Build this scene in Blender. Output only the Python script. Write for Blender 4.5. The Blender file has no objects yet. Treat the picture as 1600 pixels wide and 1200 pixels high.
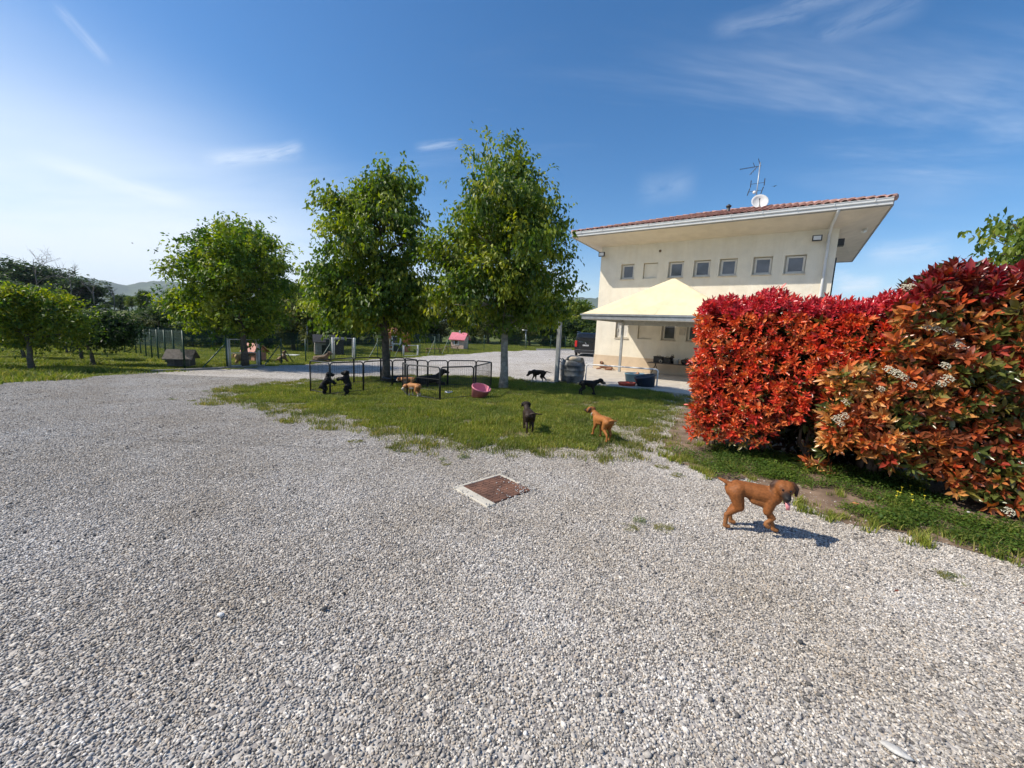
import bpy, bmesh, math, random
import numpy as np
from mathutils import Matrix, Vector, Euler, geometry

# ------------------------------------------------------------------ camera, sky, sun, exposure
sc = bpy.context.scene
COL = sc.collection
rng = np.random.default_rng(7)
random.seed(7)

FPX, PITCH, ROLL, EYE = 620.0, math.radians(8.0), math.radians(2.49), 1.6
_F = np.array([0, math.cos(PITCH), -math.sin(PITCH)])
_R0 = np.array([1.0, 0, 0]); _U0 = np.array([0, math.sin(PITCH), math.cos(PITCH)])
_R = math.cos(ROLL)*_R0 + math.sin(ROLL)*_U0
_U = math.cos(ROLL)*_U0 - math.sin(ROLL)*_R0
cam_d = bpy.data.cameras.new('camera')
cam_d.sensor_width = 36.0
cam_d.lens = FPX/1600*36.0
cam_d.clip_start, cam_d.clip_end = 0.05, 20000
cam = bpy.data.objects.new('camera', cam_d); COL.objects.link(cam)
cam.matrix_world = Matrix(((_R[0], _U[0], -_F[0], 0), (_R[1], _U[1], -_F[1], 0), (_R[2], _U[2], -_F[2], EYE), (0, 0, 0, 1)))
sc.camera = cam
CP = np.array([0, 0, EYE])

SUN_V = Vector((-0.69, -0.08, 0.72)).normalized()          # towards the sun
SUN_EL = math.asin(SUN_V.z); SUN_AZ = math.atan2(SUN_V.x, SUN_V.y)
world = bpy.data.worlds.new('World'); sc.world = world; world.use_nodes = True
world.cycles.sampling_method = 'MANUAL'; world.cycles.sample_map_resolution = 256
sun_d = bpy.data.lights.new('sun', 'SUN'); sun_d.energy = 4.6; sun_d.angle = math.radians(0.5); sun_d.color = (1.0, 0.92, 0.79)
sun = bpy.data.objects.new('sun', sun_d); COL.objects.link(sun)
sun.rotation_euler = SUN_V.to_track_quat('Z', 'Y').to_euler(); sun.location = (-20, -5, 25)
sc.view_settings.view_transform = 'Standard'; sc.view_settings.look = 'None'
sc.view_settings.gamma = 1.0; sc.view_settings.exposure = 0.30; sc.view_settings.use_curve_mapping = False
try:
    sc.cycles.max_bounces = 5; sc.cycles.transparent_max_bounces = 8; sc.cycles.diffuse_bounces = 3; sc.cycles.glossy_bounces = 2
    sc.cycles.use_adaptive_sampling = True; sc.cycles.adaptive_threshold = 0.02
    sc.cycles.transmission_bounces = 4; sc.cycles.volume_bounces = 0; sc.cycles.use_denoising = True
    sc.cycles.sample_clamp_indirect = 4.0
except Exception:
    pass

def build_world():
    nt = world.node_tree; nt.nodes.clear(); L = nt.links; N = nt.nodes.new
    out = N('ShaderNodeOutputWorld'); bg = N('ShaderNodeBackground'); L.new(bg.outputs[0], out.inputs[0])
    bg.inputs['Strength'].default_value = 0.105
    sky = N('ShaderNodeTexSky'); sky.sky_type = 'NISHITA'; sky.sun_disc = False
    sky.sun_elevation = SUN_EL; sky.sun_rotation = SUN_AZ
    sky.altitude = 300; sky.air_density = 1.0; sky.dust_density = 0.6; sky.ozone_density = 3.0
    tc = N('ShaderNodeTexCoord')
    sep = N('ShaderNodeSeparateXYZ'); L.new(tc.outputs['Generated'], sep.inputs[0])
    def math_(op, a, b=None, c=None, clamp=False):
        m = N('ShaderNodeMath'); m.operation = op; m.use_clamp = clamp
        for i, v in enumerate((a, b, c)):
            if v is None: continue
            if isinstance(v, (int, float)): m.inputs[i].default_value = v
            else: L.new(v, m.inputs[i])
        return m.outputs[0]
    def mapr(v, a, b, c=0.0, d=1.0):
        m = N('ShaderNodeMapRange'); m.interpolation_type = 'SMOOTHSTEP'; L.new(v, m.inputs[0])
        for i, q in enumerate((a, b, c, d)): m.inputs[i+1].default_value = q
        return m.outputs[0]
    z = math_('MAXIMUM', sep.outputs[2], 0.0)
    zz = math_('ADD', z, 0.12)
    u = math_('DIVIDE', sep.outputs[0], zz); v = math_('DIVIDE', sep.outputs[1], zz)
    comb = N('ShaderNodeCombineXYZ'); L.new(u, comb.inputs[0]); L.new(v, comb.inputs[1])
    def noise(scale, rot, stretch, detail, rough, dist, off=(0, 0, 0)):
        mp = N('ShaderNodeMapping'); L.new(comb.outputs[0], mp.inputs[0])
        mp.inputs['Rotation'].default_value = (0, 0, math.radians(rot)); mp.inputs['Scale'].default_value = (stretch, 1, 1)
        mp.inputs['Location'].default_value = off
        n = N('ShaderNodeTexNoise'); L.new(mp.outputs[0], n.inputs['Vector'])
        n.inputs['Scale'].default_value = scale; n.inputs['Detail'].default_value = detail
        n.inputs['Roughness'].default_value = rough; n.inputs['Distortion'].default_value = dist
        return n.outputs[0]
    cir = noise(1.3, 24, 0.32, 6, 0.62, 0.7, (1.3, 0.4, 0))
    band = noise(0.42, 10, 0.6, 4, 0.5, 0.4, (2.1, 0.2, 0))
    c1 = math_('MULTIPLY', mapr(cir, 0.48, 0.80), mapr(band, 0.44, 0.66))
    c1 = math_('MULTIPLY', c1, 0.60)
    # thin veil, thicker to the west (left of the view) and towards the horizon
    veil_n = noise(0.7, 30, 0.4, 5, 0.55, 0.5, (0.2, 3.1, 0))
    west = mapr(math_('SUBTRACT', math_('MULTIPLY', sep.outputs[0], -1.0), math_('MULTIPLY', z, 1.6)), -0.26, 0.38)
    veil = math_('MULTIPLY', west, mapr(veil_n, 0.22, 0.70, 0.45, 1.0))
    veil = math_('MULTIPLY', veil, mapr(z, 0.58, 0.10))
    veil = math_('MULTIPLY', veil, 0.95)
    hor = math_('MULTIPLY', mapr(z, 0.24, 0.0), 0.34)
    # low puffs near the horizon
    puff = N('ShaderNodeTexNoise'); mp = N('ShaderNodeMapping'); L.new(tc.outputs['Generated'], mp.inputs[0])
    mp.inputs['Scale'].default_value = (1, 1, 2.4); mp.inputs['Location'].default_value = (0.37, 0.2, 0.0); L.new(mp.outputs[0], puff.inputs['Vector'])
    puff.inputs['Scale'].default_value = 5.0; puff.inputs['Detail'].default_value = 5; puff.inputs['Roughness'].default_value = 0.58
    pz = math_('MULTIPLY', mapr(z, 0.0, 0.03), mapr(z, 0.24, 0.08))
    c2 = math_('MULTIPLY', math_('MULTIPLY', mapr(puff.outputs[0], 0.53, 0.72), pz), 0.8)
    def dirv(px, py):
        d = _F + _R*(px-800)/FPX - _U*(py-600)/FPX
        return Vector(d).normalized()
    # single wisps and vapour trails: soft streaks along great circles
    def streak(p0, p1, w, amp, rough_scale=14.0, lo=0.35):
        a, b = dirv(*p0), dirv(*p1); n = a.cross(b).normalized(); mid = ((a+b)/2).normalized(); half = a.angle(b)/2
        t = mid; s = n.cross(mid).normalized()
        def dot(vec):
            vm = N('ShaderNodeVectorMath'); vm.operation = 'DOT_PRODUCT'; L.new(tc.outputs['Generated'], vm.inputs[0]); vm.inputs[1].default_value = vec
            return vm.outputs['Value']
        dist = math_('ABSOLUTE', dot(n)); al = math_('ABSOLUTE', dot(s)); fr = mapr(dot(t), 0.5, 0.7)
        cb = N('ShaderNodeCombineXYZ'); L.new(math_('MULTIPLY', dot(s), 7.0), cb.inputs[0]); L.new(math_('MULTIPLY', dot(n), 0.9/w), cb.inputs[1]); cb.inputs[2].default_value = p0[0]*.013
        nz = N('ShaderNodeTexNoise'); L.new(cb.outputs[0], nz.inputs['Vector']); nz.inputs['Scale'].default_value = 1.6; nz.inputs['Detail'].default_value = 4; nz.inputs['Roughness'].default_value = .68; nz.inputs['Distortion'].default_value = .5
        dist = math_('ADD', dist, math_('MULTIPLY', math_('SUBTRACT', nz.outputs[0], 0.5), w*1.1))
        m = math_('MULTIPLY', mapr(dist, w, 0.0), mapr(al, math.sin(half), math.sin(half)*0.35))
        m = math_('MULTIPLY', m, mapr(nz.outputs[0], lo-.12, lo+0.42))
        return math_('MULTIPLY', math_('MULTIPLY', m, fr), amp)
    st = [streak((75, -5), (178, 108), 0.011, 0.42), streak((0, 232), (330, 330), 0.020, 0.55, 8, 0.2), streak((300, 252), (482, 236), 0.022, 0.75, 16),
          streak((395, 250), (480, 225), 0.018, 0.6, 20), streak((1090, 52), (1300, 12), 0.028, 0.2, 15, .34), streak((1240, 70), (1480, -20), 0.045, 0.2, 15, .34), streak((1190, 20), (1420, -40), .03, .24, 15, .32), streak((640, 232), (730, 222), 0.014, 0.4, 15),
          streak((1340, 400), (1500, 385), 0.030, 0.42, 9, 0.3), streak((1390, 440), (1300, 450), 0.022, 0.8, 14, 0.28), streak((985, 300), (1100, 285), 0.05, 0.18, 8)]
    tot = math_('MAXIMUM', c1, c2)
    for s in st: tot = math_('MAXIMUM', tot, s)
    inv = math_('MULTIPLY', math_('SUBTRACT', 1.0, tot), math_('SUBTRACT', 1.0, veil))
    inv = math_('MULTIPLY', inv, math_('SUBTRACT', 1.0, hor))
    cov = math_('SUBTRACT', 1.0, inv, clamp=True)
    hs = N('ShaderNodeHueSaturation'); L.new(sky.outputs[0], hs.inputs['Color']); hs.inputs['Saturation'].default_value = 1.28; hs.inputs['Value'].default_value = 1.22
    mix = N('ShaderNodeMix'); mix.data_type = 'RGBA'; L.new(cov, mix.inputs[0]); L.new(hs.outputs[0], mix.inputs[6])
    mix.inputs[7].default_value = (7.4, 8.1, 9.0, 1)
    L.new(mix.outputs[2], bg.inputs['Color'])
build_world()

# ------------------------------------------------------------------ helpers
def gz(x, y):
    """height of the yard: level near the drive, falling gently to the far fence, then rising a little to the fields"""
    x = np.asarray(x, float); y = np.asarray(y, float)
    d = np.clip(y-5, 0, 28); t = np.clip((x/np.maximum(y, 1)+.7)/.8, 0, 1); k = .042*(1-t)+.026*t
    r = np.hypot(x, y); s = np.clip((r-58)/60, 0, 1); s = s*s*(3-2*s)
    return -k*d + 3.0*s
def gzf(x, y): return float(gz(x, y))
def ray(px, py): return _F + _R*(px-800)/FPX - _U*(py-600)/FPX
def at_ground(px, py):
    d = ray(px, py); t = 1.0
    for i in range(150):
        p = CP+d*t; t += (p[2]-gzf(p[0], p[1]))/(-d[2]+.03)*.7
        if t > 400: break
    return CP+d*t
def at_depth(px, py, Y):
    d = ray(px, py); return CP + d*(Y/d[1])
def at_dist(px, py, dist): 
    d = ray(px, py); return CP + d*dist
def on_ground(x, y, dz=0.0): return np.array([x, y, gzf(x, y)+dz])
AZ = math.radians(-34.4)
D2 = np.array([math.cos(AZ), math.sin(AZ), 0]); N2 = np.array([-math.sin(AZ), math.cos(AZ), 0])

def tag(o, label=None, cat=None, group=None, kind=None):
    if label: o['label'] = label
    if cat: o['category'] = cat
    if group: o['group'] = group
    if kind: o['kind'] = kind
    return o
def empty(name, loc, rz=0.0):
    o = bpy.data.objects.new(name, None); COL.objects.link(o); o.location = loc; o.rotation_euler = (0, 0, rz); o.empty_display_size = 0.2
    return o
def link(name, me, parent=None):
    o = bpy.data.objects.new(name, me); COL.objects.link(o)
    if parent is not None: o.parent = parent
    return o
def copy_tree(o, parent=None):
    c = o.copy(); COL.objects.link(c); c.parent = parent
    for ch in [q for q in bpy.data.objects if q.parent == o]: copy_tree(ch, c)
    return c

class MB:
    def __init__(s): s.v = []; s.f = []
    def add(s, vs, fs):
        b = len(s.v); s.v.extend([tuple(map(float, p)) for p in vs]); s.f.extend([tuple(b+i for i in q) for q in fs]); return s
    def box(s, x0, x1, y0, y1, z0, z1):
        return s.hexa([(x0, y0, z0), (x1, y0, z0), (x1, y1, z0), (x0, y1, z0), (x0, y0, z1), (x1, y0, z1), (x1, y1, z1), (x0, y1, z1)])
    def hexa(s, p):
        return s.add(p, [(3, 2, 1, 0), (4, 5, 6, 7), (0, 1, 5, 4), (1, 2, 6, 5), (2, 3, 7, 6), (3, 0, 4, 7)])
    def quad(s, a, b, c, d): return s.add([a, b, c, d], [(0, 1, 2, 3)])
    def tube(s, pts, rad, n=8, cap=True):
        pts = [Vector(p) for p in pts]
        if not hasattr(rad, '__len__'): rad = [rad]*len(pts)
        up = None; rings = []
        for i, p in enumerate(pts):
            t = (pts[min(i+1, len(pts)-1)]-pts[max(i-1, 0)])
            t = t.normalized() if t.length > 1e-9 else Vector((0, 0, 1))
            if up is None:
                up = Vector((0, 0, 1)) if abs(t.z) < 0.9 else Vector((1, 0, 0))
            a = t.cross(up)
            if a.length < 1e-6: a = t.orthogonal()
            a.normalize(); b = a.cross(t).normalized(); up = b
            rings.append([p + (a*math.cos(2*math.pi*k/n)+b*math.sin(2*math.pi*k/n))*rad[i] for k in range(n)])
        vs = [q for r in rings for q in r]; fs = []
        for i in range(len(pts)-1):
            for k in range(n):
                k2 = (k+1) % n; fs.append((i*n+k, i*n+k2, (i+1)*n+k2, (i+1)*n+k))
        if cap:
            fs.append(tuple(range(n-1, -1, -1))); fs.append(tuple((len(pts)-1)*n+k for k in range(n)))
        return s.add(vs, fs)
    def lathe(s, prof, n=24, c=(0, 0, 0), sy=1.0):
        vs = []; fs = []
        for r, z in prof:
            for k in range(n):
                a = 2*math.pi*k/n; vs.append((c[0]+r*math.cos(a), c[1]+sy*r*math.sin(a), c[2]+z))
        for i in range(len(prof)-1):
            for k in range(n):
                k2 = (k+1) % n; fs.append((i*n+k, i*n+k2, (i+1)*n+k2, (i+1)*n+k))
        return s.add(vs, fs)
    def ball(s, c, r, n=10, m=7, sc_=(1, 1, 1)):
        prof = [(max(math.sin(math.pi*i/m), 1e-4)*r, -math.cos(math.pi*i/m)*r) for i in range(m+1)]
        vs = []; fs = []
        for q, z in prof:
            for k in range(n):
                a = 2*math.pi*k/n; vs.append((c[0]+q*math.cos(a)*sc_[0], c[1]+q*math.sin(a)*sc_[1], c[2]+z*sc_[2]))
        for i in range(m):
            for k in range(n):
                k2 = (k+1) % n; fs.append((i*n+k, i*n+k2, (i+1)*n+k2, (i+1)*n+k))
        return s.add(vs, fs)
    def mesh(s, name, mat=None, smooth=False):
        me = bpy.data.meshes.new(name); me.from_pydata(s.v, [], s.f); me.update()
        if smooth: me.shade_smooth()
        if mat: me.materials.append(mat)
        return me
    def build(s, name, mat, parent=None, smooth=False, bevel=0.0):
        o = link(name, s.mesh(name, mat, smooth), parent)
        if bevel:
            m = o.modifiers.new('b', 'BEVEL'); m.width = bevel; m.segments = 2; m.limit_method = 'ANGLE'
        return o

def np_mesh(name, verts, faces, mat=None, cols=None, smooth=False):
    """verts (n,3), faces (m,k) of equal size; cols (n,3) per vertex"""
    me = bpy.data.meshes.new(name); nv, nf, k = len(verts), len(faces), faces.shape[1]
    me.vertices.add(nv); me.vertices.foreach_set('co', np.ascontiguousarray(verts, np.float32).ravel())
    me.loops.add(nf*k); me.loops.foreach_set('vertex_index', np.ascontiguousarray(faces, np.int32).ravel())
    me.polygons.add(nf); me.polygons.foreach_set('loop_start', np.arange(0, nf*k, k, dtype=np.int32))
    try: me.polygons.foreach_set('loop_total', np.full(nf, k, np.int32))
    except Exception: pass
    if smooth: me.polygons.foreach_set('use_smooth', np.ones(nf, bool))
    me.update(calc_edges=True); me.validate()
    if cols is not None:
        a = me.color_attributes.new('Col', 'FLOAT_COLOR', 'POINT'); c4 = np.ones((nv, 4), np.float32); c4[:, :3] = cols
        a.data.foreach_set('color', c4.ravel())
    if mat: me.materials.append(mat)
    return me

# ------------------------------------------------------------------ materials
MATS = {}
def nodes_of(m):
    nt = m.node_tree; b = nt.nodes['Principled BSDF']; return nt, b, nt.nodes.new, nt.links
def mat(name, col, rough=0.6, var=0.12, vscale=6.0, bump=0.0, bscale=60.0, metal=0.0, spec=0.5, col2=None, space='Object', detail=5):
    if name in MATS: return MATS[name]
    m = bpy.data.materials.new(name); m.use_nodes = True; nt, b, N, L = nodes_of(m)
    b.inputs['Roughness'].default_value = rough; b.inputs['Metallic'].default_value = metal; b.inputs['Specular IOR Level'].default_value = spec
    tc = N('ShaderNodeTexCoord'); n = N('ShaderNodeTexNoise'); n.inputs['Scale'].default_value = vscale; n.inputs['Detail'].default_value = detail
    n.inputs['Roughness'].default_value = 0.6
    if space == 'World':
        g = N('ShaderNodeNewGeometry'); src = g.outputs['Position']
    else:
        src = tc.outputs[space]
    L.new(src, n.inputs['Vector'])
    r = N('ShaderNodeValToRGB'); c1 = col2 if col2 else tuple(c*(1-var*1.6) for c in col); c2 = tuple(min(1, c*(1+var)) for c in col)
    r.color_ramp.elements[0].position = 0.32; r.color_ramp.elements[1].position = 0.68
    r.color_ramp.elements[0].color = (*c1, 1); r.color_ramp.elements[1].color = (*c2, 1)
    L.new(n.outputs[0], r.inputs[0]); L.new(r.outputs[0], b.inputs['Base Color'])
    if bump:
        n2 = N('ShaderNodeTexNoise'); n2.inputs['Scale'].default_value = bscale; n2.inputs['Detail'].default_value = 4; L.new(src, n2.inputs['Vector'])
        bp = N('ShaderNodeBump'); bp.inputs['Strength'].default_value = bump; bp.inputs['Distance'].default_value = 0.01
        L.new(n2.outputs[0], bp.inputs['Height']); L.new(bp.outputs[0], b.inputs['Normal'])
    MATS[name] = m; return m
def attr_mat(name, rough=0.5, spec=0.4, trans=0.0, noise=0.15, nscale=30.0, bump=0.0, coat=0.0):
    """colour from the vertex colours, optional light passing through (leaves)"""
    if name in MATS: return MATS[name]
    m = bpy.data.materials.new(name); m.use_nodes = True; nt, b, N, L = nodes_of(m)
    b.inputs['Roughness'].default_value = rough; b.inputs['Specular IOR Level'].default_value = spec
    if coat: b.inputs['Coat Weight'].default_value = coat; b.inputs['Coat Roughness'].default_value = 0.25
    a = N('ShaderNodeAttribute'); a.attribute_name = 'Col'
    tc = N('ShaderNodeTexCoord'); n = N('ShaderNodeTexNoise'); n.inputs['Scale'].default_value = nscale; n.inputs['Detail'].default_value = 3; L.new(tc.outputs['Object'], n.inputs['Vector'])
    mr = N('ShaderNodeMapRange'); L.new(n.outputs[0], mr.inputs[0]); mr.inputs[1].default_value = .3; mr.inputs[2].default_value = .7; mr.inputs[3].default_value = 1-noise; mr.inputs[4].default_value = 1+noise
    vm = N('ShaderNodeVectorMath'); vm.operation = 'SCALE'; L.new(a.outputs['Color'], vm.inputs[0]); L.new(mr.outputs[0], vm.inputs['Scale'])
    L.new(vm.outputs[0], b.inputs['Base Color'])
    if bump:
        bp = N('ShaderNodeBump'); bp.inputs['Strength'].default_value = bump; bp.inputs['Distance'].default_value = 0.005
        L.new(n.outputs[0], bp.inputs['Height']); L.new(bp.outputs[0], b.inputs['Normal'])
    if trans:
        t = N('ShaderNodeBsdfTranslucent'); mx = N('ShaderNodeMixShader'); mx.inputs[0].default_value = trans
        hs = N('ShaderNodeHueSaturation'); hs.inputs['Saturation'].default_value = 1.15; hs.inputs['Value'].default_value = 1.5
        L.new(vm.outputs[0], hs.inputs['Color']); L.new(hs.outputs[0], t.inputs['Color'])
        L.new(b.outputs[0], mx.inputs[1]); L.new(t.outputs[0], mx.inputs[2])
        L.new(mx.outputs[0], nt.nodes['Material Output'].inputs['Surface'])
    MATS[name] = m; return m
def glass_mat():
    if 'pane' in MATS: return MATS['pane']
    m = mat('pane', (0.085, 0.09, 0.105), 0.07, 0.3, 1.5, spec=0.8); return m

LEAF = attr_mat('tree leaf', 0.48, 0.4, 0.42, 0.15, 3.0)
FARLEAF = attr_mat('far leaf', 0.6, 0.25, 0.30, 0.15, 1.0)
PHOT = attr_mat('photinia leaf', 0.30, 0.6, 0.22, 0.18, 40.0)
FUR = attr_mat('dog fur', 0.62, 0.25, 0.0, 0.22, 60.0, 0.5)
BARK = mat('bark', (0.115, 0.098, 0.078), 0.9, 0.35, 9, 0.9, 28)
PALEBARK = mat('pale bark', (0.33, 0.30, 0.255), 0.9, 0.3, 9, 0.8, 26)
def gravel_mat():
    m = bpy.data.materials.new('gravel'); m.use_nodes = True; nt, b, N, L = nodes_of(m)
    b.inputs['Roughness'].default_value = 0.85; b.inputs['Specular IOR Level'].default_value = 0.2
    g = N('ShaderNodeNewGeometry'); P = g.outputs['Position']
    v = N('ShaderNodeTexVoronoi'); v.inputs['Scale'].default_value = 46; L.new(P, v.inputs['Vector'])
    r = N('ShaderNodeValToRGB'); sepc = N('ShaderNodeSeparateColor'); L.new(v.outputs['Color'], sepc.inputs[0]); L.new(sepc.outputs[0], r.inputs[0])
    e = r.color_ramp.elements; e[0].color = (0.16, 0.15, 0.145, 1); e[1].color = (0.72, 0.70, 0.66, 1)
    for p, c in ((0.25, (0.33, 0.31, 0.30)), (0.5, (0.44, 0.42, 0.40)), (0.75, (0.52, 0.50, 0.475))):
        q = e.new(p); q.color = (*c, 1)
    n = N('ShaderNodeTexNoise'); n.inputs['Scale'].default_value = 0.7; n.inputs['Detail'].default_value = 6; n.inputs['Roughness'].default_value = .65; L.new(P, n.inputs['Vector'])
    mr = N('ShaderNodeMapRange'); L.new(n.outputs[0], mr.inputs[0]); mr.inputs[1].default_value = .35; mr.inputs[2].default_value = .7
    mx = N('ShaderNodeMix'); mx.data_type = 'RGBA'; mx.blend_type = 'MULTIPLY'; mx.inputs[0].default_value = 1.0
    tr = N('ShaderNodeValToRGB'); tr.color_ramp.elements[0].color = (0.80, 0.76, 0.70, 1); tr.color_ramp.elements[1].color = (1.06, 1.05, 1.05, 1); L.new(mr.outputs[0], tr.inputs[0])
    L.new(r.outputs[0], mx.inputs[6]); L.new(tr.outputs[0], mx.inputs[7]); L.new(mx.outputs[2], b.inputs['Base Color'])
    bp = N('ShaderNodeBump'); bp.inputs['Strength'].default_value = 0.8; bp.inputs['Distance'].default_value = 0.012; bp.invert = True
    L.new(v.outputs['Distance'], bp.inputs['Height']); L.new(bp.outputs[0], b.inputs['Normal'])
    MATS['gravel'] = m; return m
def pebble_mat():
    m = bpy.data.materials.new('pebble'); m.use_nodes = True; nt, b, N, L = nodes_of(m)
    b.inputs['Roughness'].default_value = 0.75; b.inputs['Specular IOR Level'].default_value = 0.25
    a = N('ShaderNodeAttribute'); a.attribute_name = 'Col'
    g = N('ShaderNodeNewGeometry'); P = g.outputs['Position']
    n = N('ShaderNodeTexNoise'); n.inputs['Scale'].default_value = 0.7; n.inputs['Detail'].default_value = 6; n.inputs['Roughness'].default_value = .65; L.new(P, n.inputs['Vector'])
    mr = N('ShaderNodeMapRange'); L.new(n.outputs[0], mr.inputs[0]); mr.inputs[1].default_value = .35; mr.inputs[2].default_value = .7
    tr = N('ShaderNodeValToRGB'); tr.color_ramp.elements[0].color = (0.82, 0.77, 0.70, 1); tr.color_ramp.elements[1].color = (1.08, 1.08, 1.08, 1); L.new(mr.outputs[0], tr.inputs[0])
    n3 = N('ShaderNodeTexNoise'); n3.inputs['Scale'].default_value = 160; n3.inputs['Detail'].default_value = 3; L.new(P, n3.inputs['Vector'])
    mr3 = N('ShaderNodeMapRange'); L.new(n3.outputs[0], mr3.inputs[0]); mr3.inputs[1].default_value = .3; mr3.inputs[2].default_value = .7; mr3.inputs[3].default_value = .82; mr3.inputs[4].default_value = 1.14
    mx = N('ShaderNodeMix'); mx.data_type = 'RGBA'; mx.blend_type = 'MULTIPLY'; mx.inputs[0].default_value = 1.0
    L.new(a.outputs['Color'], mx.inputs[6]); L.new(tr.outputs[0], mx.inputs[7])
    vm = N('ShaderNodeVectorMath'); vm.operation = 'SCALE'; L.new(mx.outputs[2], vm.inputs[0]); L.new(mr3.outputs[0], vm.inputs['Scale'])
    L.new(vm.outputs[0], b.inputs['Base Color'])
    return m
GRAVEL = gravel_mat(); PEBBLE = pebble_mat()
MEADOW = mat('meadow', (0.115, 0.135, 0.040), 0.95, 0.25, 0.6, 0.9, 14, spec=0.1, space='World', col2=(0.060, 0.080, 0.022), detail=8)
LAWN = mat('lawn soil', (0.17, 0.15, 0.085), 0.95, 0.3, 2.3, 1.0, 20, spec=0.1, space='World', col2=(0.060, 0.065, 0.024), detail=8)
SOIL = mat('soil', (0.21, 0.150, 0.105), 0.95, 0.35, 3.0, 1.0, 40, spec=0.1, space='World', col2=(0.10, 0.07, 0.05), detail=8)
GRASSB = attr_mat('grass blade', 0.55, 0.3, 0.35, 0.1, 2.0)
def tint_by_place(m, scale, lo, hi):
    nt = m.node_tree; N = nt.nodes.new; L = nt.links; a = [n for n in nt.nodes if n.type == 'ATTRIBUTE'][0]; vm = [n for n in nt.nodes if n.type == 'VECT_MATH'][0]
    g = N('ShaderNodeNewGeometry'); n = N('ShaderNodeTexNoise'); n.inputs['Scale'].default_value = scale; n.inputs['Detail'].default_value = 5; L.new(g.outputs['Position'], n.inputs['Vector'])
    r = N('ShaderNodeValToRGB'); r.color_ramp.elements[0].position = .36; r.color_ramp.elements[1].position = .66; r.color_ramp.elements[0].color = (*lo, 1); r.color_ramp.elements[1].color = (*hi, 1); L.new(n.outputs[0], r.inputs[0])
    mx = N('ShaderNodeMix'); mx.data_type = 'RGBA'; mx.blend_type = 'MULTIPLY'; mx.inputs[0].default_value = 1; L.new(a.outputs['Color'], mx.inputs[6]); L.new(r.outputs[0], mx.inputs[7]); L.new(mx.outputs[2], vm.inputs[0])
tint_by_place(GRASSB, 1.1, (.88, .96, .82), (1.52, 1.42, 1.05))
CONC = mat('concrete', (0.50, 0.45, 0.38), 0.9, 0.12, 3, 0.3, 60)
STUCCO = mat('stucco', (0.78, 0.725, 0.605), 0.92, 0.05, 2.0, 0.45, 150, spec=0.15)
def streaks(m, lo):
    nt = m.node_tree; N = nt.nodes.new; L = nt.links; b = nt.nodes['Principled BSDF']; src_ = b.inputs['Base Color'].links[0].from_socket
    tc = N('ShaderNodeTexCoord'); mp = N('ShaderNodeMapping'); mp.inputs['Scale'].default_value = (2.6, 2.6, .22); L.new(tc.outputs['Object'], mp.inputs[0])
    n = N('ShaderNodeTexNoise'); n.inputs['Scale'].default_value = 1.6; n.inputs['Detail'].default_value = 6; n.inputs['Roughness'].default_value = .7; L.new(mp.outputs[0], n.inputs['Vector'])
    r = N('ShaderNodeValToRGB'); r.color_ramp.elements[0].position = .36; r.color_ramp.elements[1].position = .56; r.color_ramp.elements[0].color = (lo, lo*.985, lo*.96, 1); r.color_ramp.elements[1].color = (1, 1, 1, 1); L.new(n.outputs[0], r.inputs[0])
    mx = N('ShaderNodeMix'); mx.data_type = 'RGBA'; mx.blend_type = 'MULTIPLY'; mx.inputs[0].default_value = 1; L.new(src_, mx.inputs[6]); L.new(r.outputs[0], mx.inputs[7]); L.new(mx.outputs[2], b.inputs['Base Color'])
streaks(STUCCO, .965)
PLINTH = mat('plinth paint', (0.62, 0.49, 0.35), 0.9, 0.08, 2.0, 0.4, 120, spec=0.15)
SOFFIT = mat('soffit paint', (0.66, 0.60, 0.51), 0.9, 0.06, 2.0, 0.2, 100, spec=0.15)
GUTTER = mat('painted gutter', (0.62, 0.63, 0.63), 0.45, 0.06, 2.0)
FASCIA = mat('fascia grey', (0.34, 0.34, 0.34), 0.6, 0.1, 3.0)
WFRAME = mat('window frame', (0.66, 0.62, 0.54), 0.5, 0.05, 5)
TILE = mat('roof tile', (0.30, 0.145, 0.125), 0.85, 0.25, 5.0, 0.5, 50, space='World')
TILE2 = mat('roof tile weathered', (0.40, 0.24, 0.205), 0.85, 0.25, 5.0, 0.5, 50, space='World')
GALV = mat('pale galvanised tube', (0.56, 0.58, 0.57), 0.5, 0.08, 8)
STEEL = mat('galvanised steel', (0.42, 0.44, 0.45), 0.45, 0.12, 8, metal=0.6)
DARKST = mat('dark steel', (0.045, 0.047, 0.05), 0.5, 0.2, 12, metal=0.3)
BLACK = mat('black plastic', (0.018, 0.018, 0.02), 0.45, 0.3, 8)
WHITE = mat('white paint', (0.78, 0.77, 0.74), 0.5, 0.06, 6)
GREENW = mat('green coated wire', (0.02, 0.075, 0.05), 0.5, 0.2, 6)
FABRIC = mat('canopy fabric', (0.77, 0.66, 0.42), 0.9, 0.06, 1.2, 0.3, 25)
streaks(FABRIC, .93)
WOODG = mat('grey wood', (0.14, 0.12, 0.10), 0.85, 0.3, 10, 0.5, 40)
WOODB = mat('brown wood', (0.26, 0.15, 0.08), 0.8, 0.3, 10, 0.5, 40)

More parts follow.
